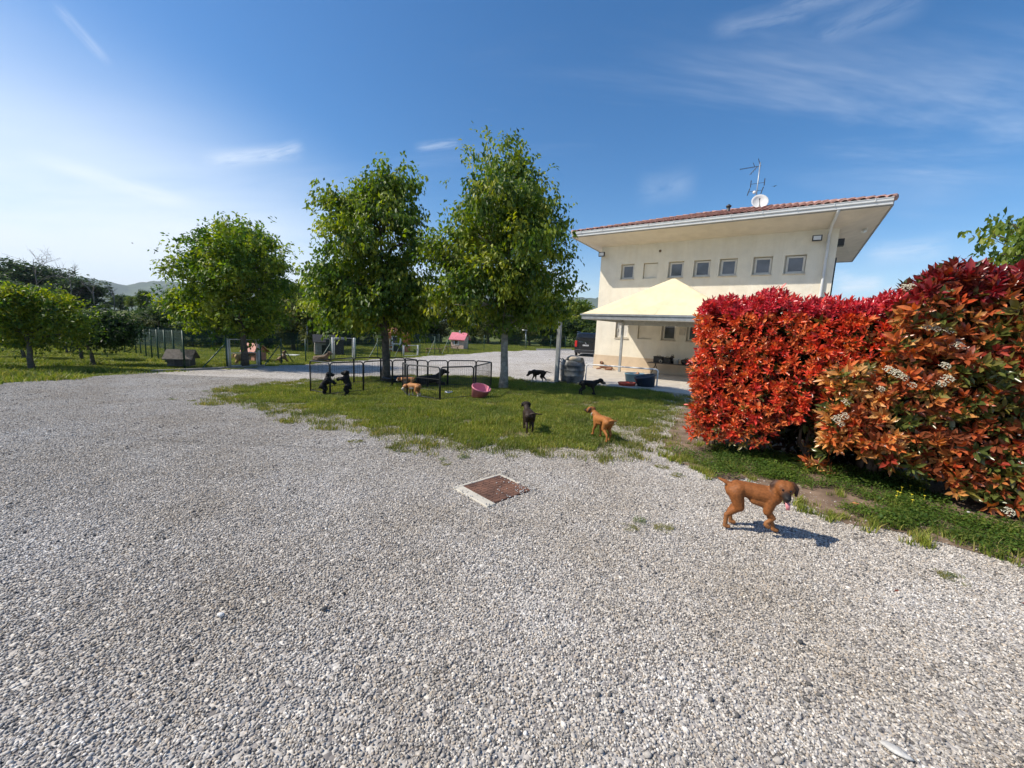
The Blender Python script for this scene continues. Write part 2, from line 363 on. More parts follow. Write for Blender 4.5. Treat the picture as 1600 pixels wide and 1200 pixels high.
# ------------------------------------------------------------------ ground and yard
def poly_sheet(name, poly, dz, matl, spacing=0.5, wobble=0.0, label=None):
    """flat area following the yard's slope, its edge irregular where it is grass"""
    P = [np.array(p[:2], float) for p in poly]; bd = []
    for i in range(len(P)):
        a, b = P[i], P[(i+1) % len(P)]; n = max(1, int(np.linalg.norm(b-a)/(spacing*0.6)))
        for k in range(n):
            q = a+(b-a)*k/n
            if wobble: q = q+rng.normal(0, wobble, 2)
            bd.append(q)
    bd = np.array(bd); mn, mx = bd.min(0), bd.max(0)
    gx, gy = np.meshgrid(np.arange(mn[0], mx[0], spacing), np.arange(mn[1], mx[1], spacing)); pts = np.c_[gx.ravel(), gy.ravel()]
    ins = inside(pts, bd); pts = pts[ins]
    co = [Vector(p) for p in bd]+[Vector(p) for p in pts]
    ed = [(i, (i+1) % len(bd)) for i in range(len(bd))]
    vo, eo, fo, *_ = geometry.delaunay_2d_cdt(co, ed, [], 0, 1e-4)
    vo = np.array([list(v) for v in vo]); fo = np.array([f for f in fo if len(f) == 3])
    cen = vo[fo].mean(1); fo = fo[inside(cen, bd)]
    vz = gz(vo[:, 0], vo[:, 1])+dz
    me = np_mesh(name, np.c_[vo, vz], fo, matl, smooth=True)
    o = link(name, me); tag(o, label, None, None, 'structure')
    return o, bd
def inside(pts, poly):
    x, y = pts[:, 0], pts[:, 1]; c = np.zeros(len(pts), bool); n = len(poly); j = n-1
    for i in range(n):
        xi, yi = poly[i]; xj, yj = poly[j]
        t = ((yi > y) != (yj > y)) & (x < (xj-xi)*(y-yi)/(yj-yi+1e-12)+xi); c ^= t; j = i
    return c
def edge_dist(pts, poly):
    d = np.full(len(pts), 1e9); n = len(poly)
    for i in range(n):
        a, b = poly[i], poly[(i+1) % n]; ab = b-a; t = np.clip(((pts-a)@ab)/(ab@ab+1e-12), 0, 1)
        d = np.minimum(d, np.linalg.norm(pts-(a+t[:, None]*ab), axis=1))
    return d
def gp(*pp): return [at_ground(*p)[:2] for p in pp]

# one sheet to the horizon
def ground_sheet():
    r = np.concatenate([[0], np.geomspace(1.0, 4500, 90)]); na = 120; vs = [(0, 0, 0)]; fs = []
    for i in range(1, len(r)):
        for k in range(na):
            a = 2*math.pi*k/na; x, y = r[i]*math.sin(a), r[i]*math.cos(a); vs.append((x, y, gzf(x, y)-0.012))
    for k in range(na): fs.append((0, 1+k, 1+(k+1) % na))
    q = []
    for i in range(1, len(r)-1):
        for k in range(na): 
            a = 1+(i-1)*na+k; b = 1+(i-1)*na+(k+1) % na; c = b+na; d = a+na; q.append((a, d, c, b))
    me = bpy.data.meshes.new('ground'); me.from_pydata(vs, [], fs+q); me.shade_smooth(); me.materials.append(MEADOW)
    return tag(link('ground', me), 'green meadow ground stretching to the hills', None, None, 'structure')
ground_sheet()

yard_far = gp((0, 600), (60, 596), (120, 590), (190, 584), (250, 580), (300, 577), (357, 575), (405, 572), (440, 570), (520, 565), (600, 560), (655, 556.5), (700, 554), (755, 550), (822, 547), (925, 547.0))
yard_poly = [(-30, -14)]+[(-24, 1.5)]+yard_far+[(26, 50), (34, 10), (30, -14)]
yard, yard_bd = poly_sheet('gravel_yard', yard_poly, 0.0, GRAVEL, 0.9, 0.05, 'pale grey gravel yard and drive')
lawn_px = [(345, 622), (368, 606), (420, 600), (480, 596), (560, 591), (640, 588), (720, 588), (770, 590), (800, 593), (836, 598), (890, 600), (950, 603), (1010, 608), (1078, 614),
           (1062, 640), (1040, 668), (1012, 690), (965, 704), (930, 712), (880, 711), (830, 715), (765, 709), (720, 706), (660, 692), (610, 690), (560, 672), (500, 655), (430, 640), (370, 632)]
lawn, lawn_bd = poly_sheet('lawn_island', gp(*lawn_px), 0.005, LAWN, 0.35, 0.07, 'grass island in the middle of the gravel yard')
hp_w = at_ground(927, 577)
H0 = np.array([2.67, 5.45, 0.0])
def hloc(s, n): return (H0+D2*s+N2*n)[:2]
bed_px = gp((1083, 612), (1060, 645), (1040, 690), (1052, 722), (1108, 744), (1180, 752), (1240, 782), (1330, 822), (1430, 842), (1520, 868), (1600, 880))
bed, bed_bd = poly_sheet('hedge_bed', bed_px+[hloc(5.2, -0.9), hloc(5.2, 2.2), hloc(1.2, 2.6), hloc(0.4, 3.2)], 0.009, SOIL, 0.3, 0.05, 'bare brown soil bed under the red hedge')
slab_poly = [hp_w[:2]+D2[:2]*s+N2[:2]*n for s, n in ((-0.4, 0.0), (-0.4, -1.6), (1.4, -7.75), (7.5, -7.75), (12.0, -7.75), (12.0, 0.0))]
def prism_sheet(name, poly, h, matl, label):
    v = [(p[0], p[1], gzf(p[0], p[1])+h) for p in poly]; n = len(v); v += [(p[0], p[1], gzf(p[0], p[1])-0.2) for p in poly]
    me = bpy.data.meshes.new(name); me.from_pydata(v, [], [tuple(range(n))]+[(i, n+i, n+(i+1) % n, (i+1) % n) for i in range(n)]); me.materials.append(matl)
    bm = bmesh.new(); bm.from_mesh(me); bmesh.ops.recalc_face_normals(bm, faces=bm.faces); bm.to_mesh(me); bm.free()
    return tag(link(name, me), label, None, None, 'structure')
prism_sheet('concrete_terrace', slab_poly, 0.07, CONC, 'pale concrete terrace along the house wall under the canopy')

# ---- instanced loose stones and grass (uncountable stuff)
def inst_stuff(name, sources, pts, rots, scl, idx, label, cat):
    me = bpy.data.meshes.new(name); me.vertices.add(len(pts)); me.vertices.foreach_set('co', np.ascontiguousarray(pts, np.float32).ravel())
    a = me.attributes.new('rot', 'FLOAT_VECTOR', 'POINT'); a.data.foreach_set('vector', np.ascontiguousarray(rots, np.float32).ravel())
    a = me.attributes.new('scl', 'FLOAT_VECTOR', 'POINT'); a.data.foreach_set('vector', np.ascontiguousarray(scl, np.float32).ravel())
    a = me.attributes.new('idx', 'INT', 'POINT'); a.data.foreach_set('value', np.ascontiguousarray(idx, np.int32))
    o = link(name, me); tag(o, label, cat, None, 'stuff')
    ng = bpy.data.node_groups.new(name+'_nodes', 'GeometryNodeTree'); ng.interface.new_socket('Geometry', in_out='INPUT', socket_type='NodeSocketGeometry'); ng.interface.new_socket('Geometry', in_out='OUTPUT', socket_type='NodeSocketGeometry')
    N = ng.nodes.new; L = ng.links; gi = N('NodeGroupInput'); go = N('NodeGroupOutput'); ip = N('GeometryNodeInstanceOnPoints'); jg = N('GeometryNodeJoinGeometry')
    for s in reversed(sources):
        oi = N('GeometryNodeObjectInfo'); oi.inputs['Object'].default_value = s; oi.inputs['As Instance'].default_value = True
        L.new(oi.outputs['Geometry'], jg.inputs[0])
    def attr(n, t):
        q = N('GeometryNodeInputNamedAttribute'); q.data_type = t; q.inputs['Name'].default_value = n; return q.outputs['Attribute']
    L.new(gi.outputs[0], ip.inputs['Points']); L.new(jg.outputs[0], ip.inputs['Instance']); ip.inputs['Pick Instance'].default_value = True
    L.new(attr('idx', 'INT'), ip.inputs['Instance Index']); L.new(attr('rot', 'FLOAT_VECTOR'), ip.inputs['Rotation']); L.new(attr('scl', 'FLOAT_VECTOR'), ip.inputs['Scale'])
    L.new(ip.outputs[0], go.inputs[0])
    md = o.modifiers.new('scatter', 'NODES'); md.node_group = ng
    return o
def src(name, me): return bpy.data.objects.new(name, me)      # only a source for the scatter, not placed in the scene

def ico(sub):
    bm = bmesh.new(); bmesh.ops.create_icosphere(bm, subdivisions=sub, radius=1.0); v = np.array([list(q.co) for q in bm.verts]); f = np.array([[q.index for q in t.verts] for t in bm.faces]); bm.free(); return v, f
IV, IF = ico(2)
def rot_mats(e):
    cx, cy, cz = np.cos(e).T; sx, sy, sz = np.sin(e).T
    R = np.empty((len(e), 3, 3))
    R[:, 0, 0] = cy*cz; R[:, 0, 1] = sx*sy*cz-cx*sz; R[:, 0, 2] = cx*sy*cz+sx*sz
    R[:, 1, 0] = cy*sz; R[:, 1, 1] = sx*sy*sz+cx*cz; R[:, 1, 2] = cx*sy*sz-sx*cz
    R[:, 2, 0] = -sy; R[:, 2, 1] = sx*cy; R[:, 2, 2] = cx*cy
    return R
def pebble_patch(name, size, n, r0, r1):
    bumpv = IV*(1+rng.normal(0, .07, (len(IV), 1)))
    pos = np.c_[rng.uniform(-size/2, size/2, (n, 2)), np.zeros(n)]
    r = r0+(r1-r0)*rng.beta(2, 3.2, n); s = np.c_[r*rng.uniform(.85, 1.45, n), r*rng.uniform(.7, 1.05, n), r*rng.uniform(.5, .8, n)]
    big = rng.random(n) < 0.012; s[big] *= 1.7
    pos[:, 2] = s[:, 2]*rng.uniform(0.1, 0.9, n)
    e = np.c_[rng.normal(0, .35, (n, 2)), rng.uniform(0, 6.28, n)]; R = rot_mats(e)
    v = np.einsum('nij,nkj->nki', R, bumpv[None]*s[:, None, :])+pos[:, None, :]
    f = IF[None]+(np.arange(n)*len(IV))[:, None, None]
    r *= 1.0
    pal = np.array([(.37, .352, .33), (.46, .435, .405), (.56, .53, .49), (.25, .24, .23), (.49, .43, .36), (.66, .63, .585), (.39, .34, .285), (.12, .117, .115), (.80, .77, .72)])
    c = pal[rng.choice(len(pal), n, p=[.15, .17, .16, .15, .11, .10, .06, .06, .04])]*rng.uniform(.85, 1.15, (n, 1))
    return src(name, np_mesh(name, v.reshape(-1, 3), f.reshape(-1, 3), PEBBLE, np.repeat(c, len(IV), 0), True))
def slope_rot(x, y, a):
    h = .1; nx = -(gz(x+h, y)-gz(x-h, y))/(2*h); ny = -(gz(x, y+h)-gz(x, y-h))/(2*h)
    out = []
    for i in range(len(x)):
        q = Vector((nx[i], ny[i], 1)).normalized().to_track_quat('Z', 'Y').to_matrix() @ Matrix.Rotation(a[i], 3, 'Z')
        out.append(tuple(q.to_euler()))
    return np.array(out)
PS = 0.5
srcs = [pebble_patch('pebble_patch_%s' % k, PS*1.04, 2500, .0032, .0082) for k in 'abc']
gx, gy = np.meshgrid(np.arange(-16, 17, PS), np.arange(0.1, 12.6, PS)); q = np.c_[gx.ravel(), gy.ravel()]
q = q[(np.abs(q[:, 0]) < 1.36*q[:, 1]+2.2)]
keep = inside(q, yard_bd) & ~(inside(q, lawn_bd) & (edge_dist(q, lawn_bd) > .75)) & ~(inside(q, bed_bd) & (edge_dist(q, bed_bd) > .40))
sl = np.array(slab_poly); keep &= ~inside(q, sl)
q = q[keep]
a = rng.integers(0, 4, len(q))*math.pi/2
inst_stuff('gravel_stones', srcs, np.c_[q, gz(q[:, 0], q[:, 1])+.001], slope_rot(q[:, 0], q[:, 1], a), np.ones((len(q), 3)), rng.integers(0, 3, len(q)), 'loose pale grey pebbles covering the drive', 'gravel')

# ------------------------------------------------------------------ grass
def blade_mesh(name, n, size, h0, h1, w, pal, lean=0.5, clump=0.0):
    p = rng.uniform(-size/2, size/2, (n, 2))
    if clump:
        cc = rng.uniform(-size/2, size/2, (max(3, n//25), 2)); p = cc[rng.integers(0, len(cc), n)]+rng.normal(0, clump, (n, 2))
    h = rng.uniform(h0, h1, n); a = rng.uniform(0, 6.28, n); l = rng.uniform(0.1, lean, n)*h; b = rng.uniform(0, 6.28, n)
    base = np.c_[p, np.full(n, -.005)]; side = np.c_[np.cos(b), np.sin(b), np.zeros(n)]*(w*rng.uniform(.6, 1.4, n))[:, None]
    tip = base+np.c_[np.cos(a)*l, np.sin(a)*l, h]; mid = base+np.c_[np.cos(a)*l*.3, np.sin(a)*l*.3, h*.6]
    v = np.stack([base-side, base+side, mid+side*.8, tip, mid-side*.8], 1)
    f = np.array([[0, 1, 2], [0, 2, 4], [4, 2, 3]])[None]+(np.arange(n)*5)[:, None, None]
    c = pal[rng.integers(0, len(pal), n)]*rng.uniform(.75, 1.25, (n, 1)); c = np.repeat(c[:, None], 5, 1)
    return src(name, np_mesh(name, v.reshape(-1, 3), f.reshape(-1, 3), GRASSB, c.reshape(-1, 3)))
GP = np.array([(.17, .205, .042), (.14, .18, .036), (.20, .22, .055), (.10, .145, .03), (.27, .25, .09)])
GP2 = np.array([(.14, .17, .04), (.18, .18, .06), (.25, .22, .10), (.10, .135, .03)])
g_dense = [blade_mesh('grass_dense_%s' % k, 1500, .55, .02, .065, .0042, GP, .8) for k in 'ab']
g_tall = blade_mesh('grass_tall', 1000, .55, .03, .12, .0045, GP, .8, .06)
g_sparse = blade_mesh('grass_sparse', 330, .55, .02, .075, .004, GP2, .9, .05)
S = .45
gx, gy = np.meshgrid(np.arange(-8, 6, S), np.arange(5, 17, S)); q = np.c_[gx.ravel(), gy.ravel()]+rng.normal(0, .06, (gx.size, 2))
ins = inside(q, lawn_bd); ed = edge_dist(q, lawn_bd); keep = ins | (ed < .22)
q, ins, ed = q[keep], ins[keep], ed[keep]
idx = np.where(~ins | (ed < .38), 3, np.where(rng.random(len(q)) < .15, 2, rng.integers(0, 2, len(q))))
bare = (np.abs(np.sin(q[:, 0]*2.1+1)+np.cos(q[:, 1]*2.7)) < .14) & (idx < 3); idx[bare] = 3
sc3 = np.ones((len(q), 3)); sc3[:, 2] = rng.uniform(.75, 1.25, len(q))
inst_stuff('lawn_grass', g_dense+[g_tall, g_sparse], np.c_[q, gz(q[:, 0], q[:, 1])+.012], slope_rot(q[:, 0], q[:, 1], rng.uniform(0, 6.28, len(q))), sc3, idx, 'short green grass on the island in the yard', 'grass')
# meadow and orchard grass beyond the yard
S = .95
gx, gy = np.meshgrid(np.arange(-34, 14, S), np.arange(7, 56, S)); q = np.c_[gx.ravel(), gy.ravel()]+rng.normal(0, .15, (gx.size, 2))
keep = (~inside(q, yard_bd) | (edge_dist(q, yard_bd) < .25)) & (q[:, 0] > -1.45*q[:, 1]-2) & (q[:, 0] < .32*q[:, 1]); q = q[keep]
idx = rng.integers(0, 3, len(q)); sc3 = np.full((len(q), 3), 2.0); sc3[:, 2] = rng.uniform(.8, 1.7, len(q))
inst_stuff('meadow_grass', g_dense+[g_tall], np.c_[q, gz(q[:, 0], q[:, 1])-.01], slope_rot(q[:, 0], q[:, 1], rng.uniform(0, 6.28, len(q))), sc3, idx, 'long meadow grass under the orchard trees and behind the fence', 'grass')
# low leafy weeds in front of the hedge
def weed_mesh(name, n, size):
    p = np.c_[rng.uniform(-size/2, size/2, (n, 2)), rng.uniform(.01, .085, n)]; a = rng.uniform(0, 6.28, n); tl = rng.normal(0, .45, n); r = rng.uniform(.006, .016, n)
    d = np.c_[np.cos(a), np.sin(a), np.sin(tl)]; s_ = np.c_[-np.sin(a), np.cos(a), rng.normal(0, .3, n)]
    v = np.stack([p-d*r[:, None]*.9, p+s_*r[:, None]*.75, p+d*r[:, None], p-s_*r[:, None]*.75], 1)
    f = np.array([[0, 1, 2, 3]])[None]+(np.arange(n)*4)[:, None, None]
    pal = np.array([(.065, .115, .022), (.085, .14, .027), (.045, .09, .018), (.115, .15, .035)]); c = pal[rng.integers(0, 4, n)]*rng.uniform(.8, 1.2, (n, 1))
    return src(name, np_mesh(name, v.reshape(-1, 3), f.reshape(-1, 4), GRASSB, np.repeat(c, 4, 0)))
weeds = [weed_mesh('weed_%s' % k, 420, .34) for k in 'ab']+[blade_mesh('weed_grass', 130, .34, .03, .11, .004, GP, .8, .03)]
front = bed_bd; q = np.c_[rng.uniform(2.0, 7, 9000), rng.uniform(2.0, 8.5, 9000)]
hs_ = (q-H0[:2])@D2[:2]; hn_ = (q-H0[:2])@N2[:2]
ins = inside(q, bed_bd); ed = edge_dist(q, bed_bd)
nf = np.sin(q[:, 0]*3.1+2)+np.sin(q[:, 1]*4.3)+rng.normal(0, .5, len(q))
keep = ((ins & (ed > .02)) | (ed < .12)) & (hn_ < .55) & ((nf > -.9) | ((hn_ > -.45) & (hs_ > .2))) & ~((hs_ < -.15) & (nf < .55)) & ~((hs_ > 2.35) & (hn_ > -.62) & (nf < 1.1))
q = q[keep][:250]; hs2 = (q-H0[:2])@D2[:2]
ed2 = edge_dist(q, bed_bd)
idx = np.where(ed2 < .13, 2, np.where(rng.random(len(q)) < .2, 2, rng.integers(0, 2, len(q))))
sc3 = np.ones((len(q), 3))*rng.uniform(.55, 1.05, (len(q), 1))
inst_stuff('hedge_weeds', weeds, np.c_[q, gz(q[:, 0], q[:, 1])+.01], np.c_[np.zeros((len(q), 2)), rng.uniform(0, 6.28, len(q))], sc3, idx, 'low green clover weeds creeping along the foot of the hedge', 'weeds')
# odd tufts growing in the gravel
tp = gp((1000, 824), (1042, 828), (700, 722), (640, 706), (560, 690), (300, 627), (270, 624), (330, 612), (430, 572), (360, 578), (500, 570), (860, 562), (905, 564), (560, 570), (1060, 742), (1030, 730), (1500, 905), (720, 716), (610, 700))
q = np.array(tp); q = np.repeat(q, 2, 0)+rng.normal(0, .04, (len(q)*2, 2))
inst_stuff('yard_weeds', [g_sparse, weeds[0]], np.c_[q, gz(q[:, 0], q[:, 1])+.01], np.c_[np.zeros((len(q), 2)), rng.uniform(0, 6.28, len(q))], np.ones((len(q), 3))*rng.uniform(.16, .34, (len(q), 1)), rng.integers(0, 2, len(q)), 'small weed tufts coming up through the gravel', 'weeds')

# ------------------------------------------------------------------ house
HZ = hp_w[2]
def house_pt(s, n, z): return hp_w+D2*s+N2*n+np.array([0, 0, z])
house = empty('house', tuple(hp_w), AZ)
tag(house, 'cream two-storey house with red tiled hip roof and a row of small windows', 'house')
WL, WT, WDEP = 9.72, 6.42, 7.6
ups = [(1.12, 1.80), (2.26, 2.95), (3.45, 4.14), (4.58, 5.29), (5.65, 6.35), (6.95, 7.65), (8.08, 8.80)]
lows = [(1.07, 1.76), (2.25, 2.95), (3.41, 4.09), (4.56, 5.27), (5.65, 6.35)]
opn = [(a, b, 4.755, 5.495) for a, b in ups]+[(a, b, 1.775, 2.61) for a, b in lows]
def wall_holes(s0, s1, z0, z1, holes, dep):
    m = MB(); xs = sorted({s0, s1, *[h[0] for h in holes], *[h[1] for h in holes]}); zs = sorted({z0, z1, *[h[2] for h in holes], *[h[3] for h in holes]})
    for i in range(len(xs)-1):
        for j in range(len(zs)-1):
            cx, cz = (xs[i]+xs[i+1])/2, (zs[j]+zs[j+1])/2
            if any(h[0] < cx < h[1] and h[2] < cz < h[3] for h in holes): continue
            m.quad((xs[i], 0, zs[j]), (xs[i+1], 0, zs[j]), (xs[i+1], 0, zs[j+1]), (xs[i], 0, zs[j+1]))
    for a, b, c, d in holes:
        m.quad((a, 0, c), (a, dep, c), (b, dep, c), (b, 0, c)); m.quad((a, 0, d), (b, 0, d), (b, dep, d), (a, dep, d))
        m.quad((a, 0, c), (a, 0, d), (a, dep, d), (a, dep, c)); m.quad((b, 0, c), (b, dep, c), (b, dep, d), (b, 0, d))
        m.quad((a, dep, c), (b, dep, c), (b, dep, d), (a, dep, d))
    return m
m = wall_holes(0, WL, -.4, WT, opn, .17)
m.quad((0, WDEP, -.4), (0, 0, -.4), (0, 0, WT), (0, WDEP, WT)); m.quad((WL, 0, -.4), (WL, WDEP, -.4), (WL, WDEP, WT), (WL, 0, WT)); m.quad((WL, WDEP, -.4), (0, WDEP, -.4), (0, WDEP, WT), (WL, WDEP, WT))
m.build('wall', STUCCO, house)
m = MB(); m.box(-.02, WL+.02, -.022, .02, -.3, .82); m.box(-.021, .02, .02, WDEP, -.3, .82); m.build('plinth', PLINTH, house)
def window(i, a, b, c, d, shutter=False):
    f = MB(); t = .075; y0, y1 = .10, .155
    ox = .06 if True else 0
    f.box(a+ox, a+ox+t, y0, y1, c+.02, d-.03); f.box(b-.02-t, b-.02, y0, y1, c+.02, d-.03); f.box(a+ox+t, b-.02-t, y0, y1, c+.02, c+.02+t); f.box(a+ox+t, b-.02-t, y0, y1, d-.03-t, d-.03)
    w = f.build('window', WFRAME, house, bevel=.006)
    p = MB(); p.box(a+ox+t, b-.02-t, y0+.02, y0+.03, c+.02+t, d-.03-t); p.build('pane', mat('white blind', (.62, .60, .55), .7, .05) if shutter else glass_mat(), w)
    h = MB(); h.box(a+ox+.02, a+ox+.05, y0-.035, y0, (c+d)/2-.06, (c+d)/2+.06); h.build('handle', WFRAME, w)
    s_ = MB(); s_.box(a-.03, b+.03, -.045, .10, c-.045, c+.004); s_.build('sill', mat('stone sill', (.60, .53, .42), .8, .1, 8), w, bevel=.006)
for i, (a, b) in enumerate(ups):
    if i == 1:
        n_ = MB(); n_.box(a+.02, b-.02, .09, .168, 4.77, 5.47); n_.build('blind_panel', STUCCO, house, bevel=.01)
    else: window(i, a, b, 4.755, 5.495)
for i, (a, b) in enumerate(lows):
    if i == 1:
        n_ = MB(); n_.box(a+.02, b-.02, .09, .168, 1.79, 2.59); n_.build('blind_panel', STUCCO, house, bevel=.01)
    else: window(i, a, b, 1.775, 2.61, i == 0)
# soffit, gutter, hip roof
ES0, ES1, EN0, EN1 = -1.02, 10.95, -1.42, 8.9
EZ = 6.74                                            # underside of the gutter at the eaves
def sof(s, n): return (s, n, EZ)
m = MB()
inner = [(0, 0, WT), (WL, 0, WT), (WL, WDEP, WT), (0, WDEP, WT)]
outer = [(ES0, EN0, EZ), (ES1, EN0, EZ), (ES1, EN1, EZ-.25), (ES0, EN1, EZ-.25)]
for i in range(4):
    j = (i+1) % 4; m.quad(inner[i], outer[i], outer[j], inner[j])
m.build('soffit', SOFFIT, house)
g = MB()
def gutter(m, A, B, out):
    # U-shaped trough with a lip, drawn as stacked strips so that it shows two bands
    A, B, out = Vector(A), Vector(B), Vector(out)
    prof = [(0, -.03), (.11, -.03), (.11, .055), (.135, .065), (.135, .075), (.15, .085), (.15, .165), (.165, .165), (.165, .185), (.12, .185), (.12, .06), (0, .06)]
    vs = []
    for P in (A, B):
        for o, z in prof: vs.append(P+out*o+Vector((0, 0, z)))
    n = len(prof); m.add(vs, [(k, (k+1) % n, n+(k+1) % n, n+k) for k in range(n)]+[tuple(range(n)), tuple(range(2*n-1, n-1, -1))])
gutter(g, (ES0, EN0, EZ+.03), (ES1, EN0, EZ+.03), (0, -1, 0)); g.build('gutter', GUTTER, house)
f = MB(); f.box(ES0-.02, ES1, EN0-.012, EN0+.03, EZ-.03, EZ+.20)
f.hexa([(ES1, EN0, EZ-.03), (ES1+.04, EN0, EZ-.03), (ES1+.04, EN1, EZ-.28), (ES1, EN1, EZ-.28), (ES1, EN0, EZ+.20), (ES1+.04, EN0, EZ+.20), (ES1+.04, EN1, EZ-.05), (ES1, EN1, EZ-.05)])
f.hexa([(ES0-.04, EN0, EZ-.03), (ES0, EN0, EZ-.03), (ES0, EN1, EZ-.28), (ES0-.04, EN1, EZ-.28), (ES0-.04, EN0, EZ+.20), (ES0, EN0, EZ+.20), (ES0, EN1, EZ-.05), (ES0-.04, EN1, EZ-.05)])
f.hexa([(ES0, EN1, EZ-.28), (ES1, EN1, EZ-.28), (ES1, EN1+.04, EZ-.28), (ES0, EN1+.04, EZ-.28), (ES0, EN1, EZ-.05), (ES1, EN1, EZ-.05), (ES1, EN1+.04, EZ-.05), (ES0, EN1+.04, EZ-.05)])
f.build('fascia', FASCIA, house)
for s_ in np.arange(ES0+.5, ES1, 1.1):
    br = MB(); br.box(s_-.012, s_+.012, EN0-.172, EN0, EZ+.12, EZ+.222); br.build('gutter_bracket', GUTTER, house)
PT = math.tan(math.radians(16.8)); RB = EZ+.19; RN = (EN0+EN1)/2; RUN = RN-EN0; RZ = RB+PT*RUN; RS0, RS1 = ES0+RUN*.98, ES1-RUN*.92
m = MB(); A, B, C_, D_ = (ES0-.03, EN0-.06, RB-.02), (ES1+.05, EN0-.06, RB-.02), (ES1+.05, EN1+.06, RB-.02), (ES0-.03, EN1+.06, RB-.02); R0, R1 = (RS0, RN, RZ), (RS1, RN, RZ)
m.add([A, B, C_, D_, R0, R1], [(0, 1, 5, 4), (1, 2, 5), (2, 3, 4, 5), (3, 0, 4)]); roof = m.build('roof', TILE, house)
def tile_mesh(name, matl):
    m = MB(); n = 6; L_ = .42; vs = []
    for t, r, lift in ((0, .118, .03), (1, .095, .0)):
        for rr in (r, r-.016):
            for k in range(n+1):
                a = math.pi*k/n; vs.append((-math.cos(a)*rr, t*L_, math.sin(a)*rr*.8+lift))
    k1 = n+1; fs = []
    for k in range(n):
        fs.append((k, k+1, 2*k1+k+1, 2*k1+k)); fs.append((k, k1+k, k1+k+1, k+1))
    m.add(vs, fs); return m.mesh(name, matl, True)
TM = [tile_mesh('tile', TILE), tile_mesh('tile', TILE2)]
tiles = []; slope = math.atan(PT); NT = 49; pitch_w = (ES1-ES0+.06)/NT
ncourse = int(RUN/math.cos(slope)/.34)+1
for r in range(ncourse):
    up = r*.34; n_ = EN0-.10+up*math.cos(slope); z_ = RB-.01+up*math.sin(slope)
    for k in range(NT):
        s_ = ES0+pitch_w*(k+.5); hipL = ES0+max(0, (n_-EN0))*.98; hipR = ES1-max(0, (n_-EN0))*.92
        if s_ < hipL-.08 or s_ > hipR+.08 or n_ > RN: continue
        tiles.append((s_, n_, z_, r))
tiles.sort(key=lambda t: t[3]); rest = MB()
for i, (s_, n_, z_, r) in enumerate(tiles):
    M_ = Matrix.Translation((s_+random.uniform(-.008, .008), n_+random.uniform(-.015, .015), z_)) @ Matrix.Rotation(slope+random.uniform(-.01, .01), 4, 'X') @ Matrix.Rotation(random.uniform(-.02, .02), 4, 'Z')
    me = TM[0 if random.random() < .6 else 1]
    if i < 300:
        o = link('tile', me, roof); o.matrix_local = M_
    else:
        b = len(rest.v); rest.v.extend([tuple(M_ @ v.co) for v in me.vertices]); rest.f.extend([tuple(b+q for q in p.vertices) for p in me.polygons])
o = rest.build('upper_tiles', TILE, roof, True); o['kind'] = 'stuff'
rd = MB()
for P, Q in ((A, R0), (B, R1), (R0, R1), (D_, R0), (C_, R1)):
    P, Q = Vector(P), Vector(Q); nseg = max(2, int((Q-P).length/.38))
    for k in range(nseg):
        a_, b_ = P.lerp(Q, k/nseg), P.lerp(Q, (k+1.12)/nseg); rd.tube([a_+Vector((0, 0, .05)), b_+Vector((0, 0, .03))], [.12, .10], 8)
rd.build('ridge_tiles', TILE2, roof, True)
# downpipe, lamps, vent hole, camera
dp = MB(); s_ = 9.42
dp.tube([(s_+.1, EN0-.06, EZ+.05), (s_+.1, EN0-.06, EZ-.05), (s_+.02, -.5, EZ-.32), (s_, -.10, EZ-.50), (s_, -.075, EZ-.62), (s_, -.075, 3.5), (s_, -.075, -.1)], .05, 12)
for z_ in (5.9, 4.6, 3.3, 1.6): dp.tube([(s_, -.075, z_), (s_, -.075, z_+.04)], .06, 12)
dp.build('downpipe', GUTTER, house, True)
def floodlight(s_, z_):
    b = MB(); c = Vector((s_, -.22, z_)); 
    b.box(s_-.16, s_+.16, -.30, -.22, z_-.11, z_+.11); b.box(s_-.02, s_+.02, -.22, 0, z_-.03, z_+.03)
    for k in range(5): b.box(s_-.13+k*.06, s_-.115+k*.06, -.22, -.18, z_-.09, z_+.09)
    o = b.build('floodlight', BLACK, house, bevel=.008)
    l = MB(); l.box(s_-.12, s_+.12, -.305, -.301, z_-.075, z_+.075); l.build('lens', mat('lamp lens', (.66, .68, .70), .25, .05), o)
floodlight(.12, 6.02); floodlight(9.05, 6.05)
v = MB(); v.lathe([(.0, -.01), (.06, -.01), (.06, .012), (.045, .012), (.045, -.03)], 16)
o = v.build('vent', mat('vent plastic', (.20, .13, .08), .7), house); o.matrix_local = Matrix.Translation((3.0, -.012, 6.03)) @ Matrix.Rotation(math.pi/2, 4, 'X')
w = MB(); w.box(10.55, 10.66, 1.25, 1.36, EZ-.28, EZ-.10); w.tube([(10.6, 1.3, EZ-.25), (10.5, 1.05, EZ-.32)], .055, 10); w.build('security_camera', WHITE, house, bevel=.01)
w = MB(); w.tube([(10.55, .2, EZ-.09), (9.75, -.03, EZ-.30)], .012, 6); w.build('camera_cable', SOFFIT, house)
w = MB(); w.box(WL, WL+.22, .25, .55, WT-.62, WT-.35); w.tube([(WL+.03, .1, WT-1.1), (WL+.03, .1, WT-2.6)], .025, 8); w.build('side_lamp', BLACK, house, bevel=.02)
w = MB(); w.box(4.25, 4.50, -.06, 0.0, 2.05, 2.38); w.build('meter_box', mat('meter plastic', (.55, .50, .42), .6), house, bevel=.01)
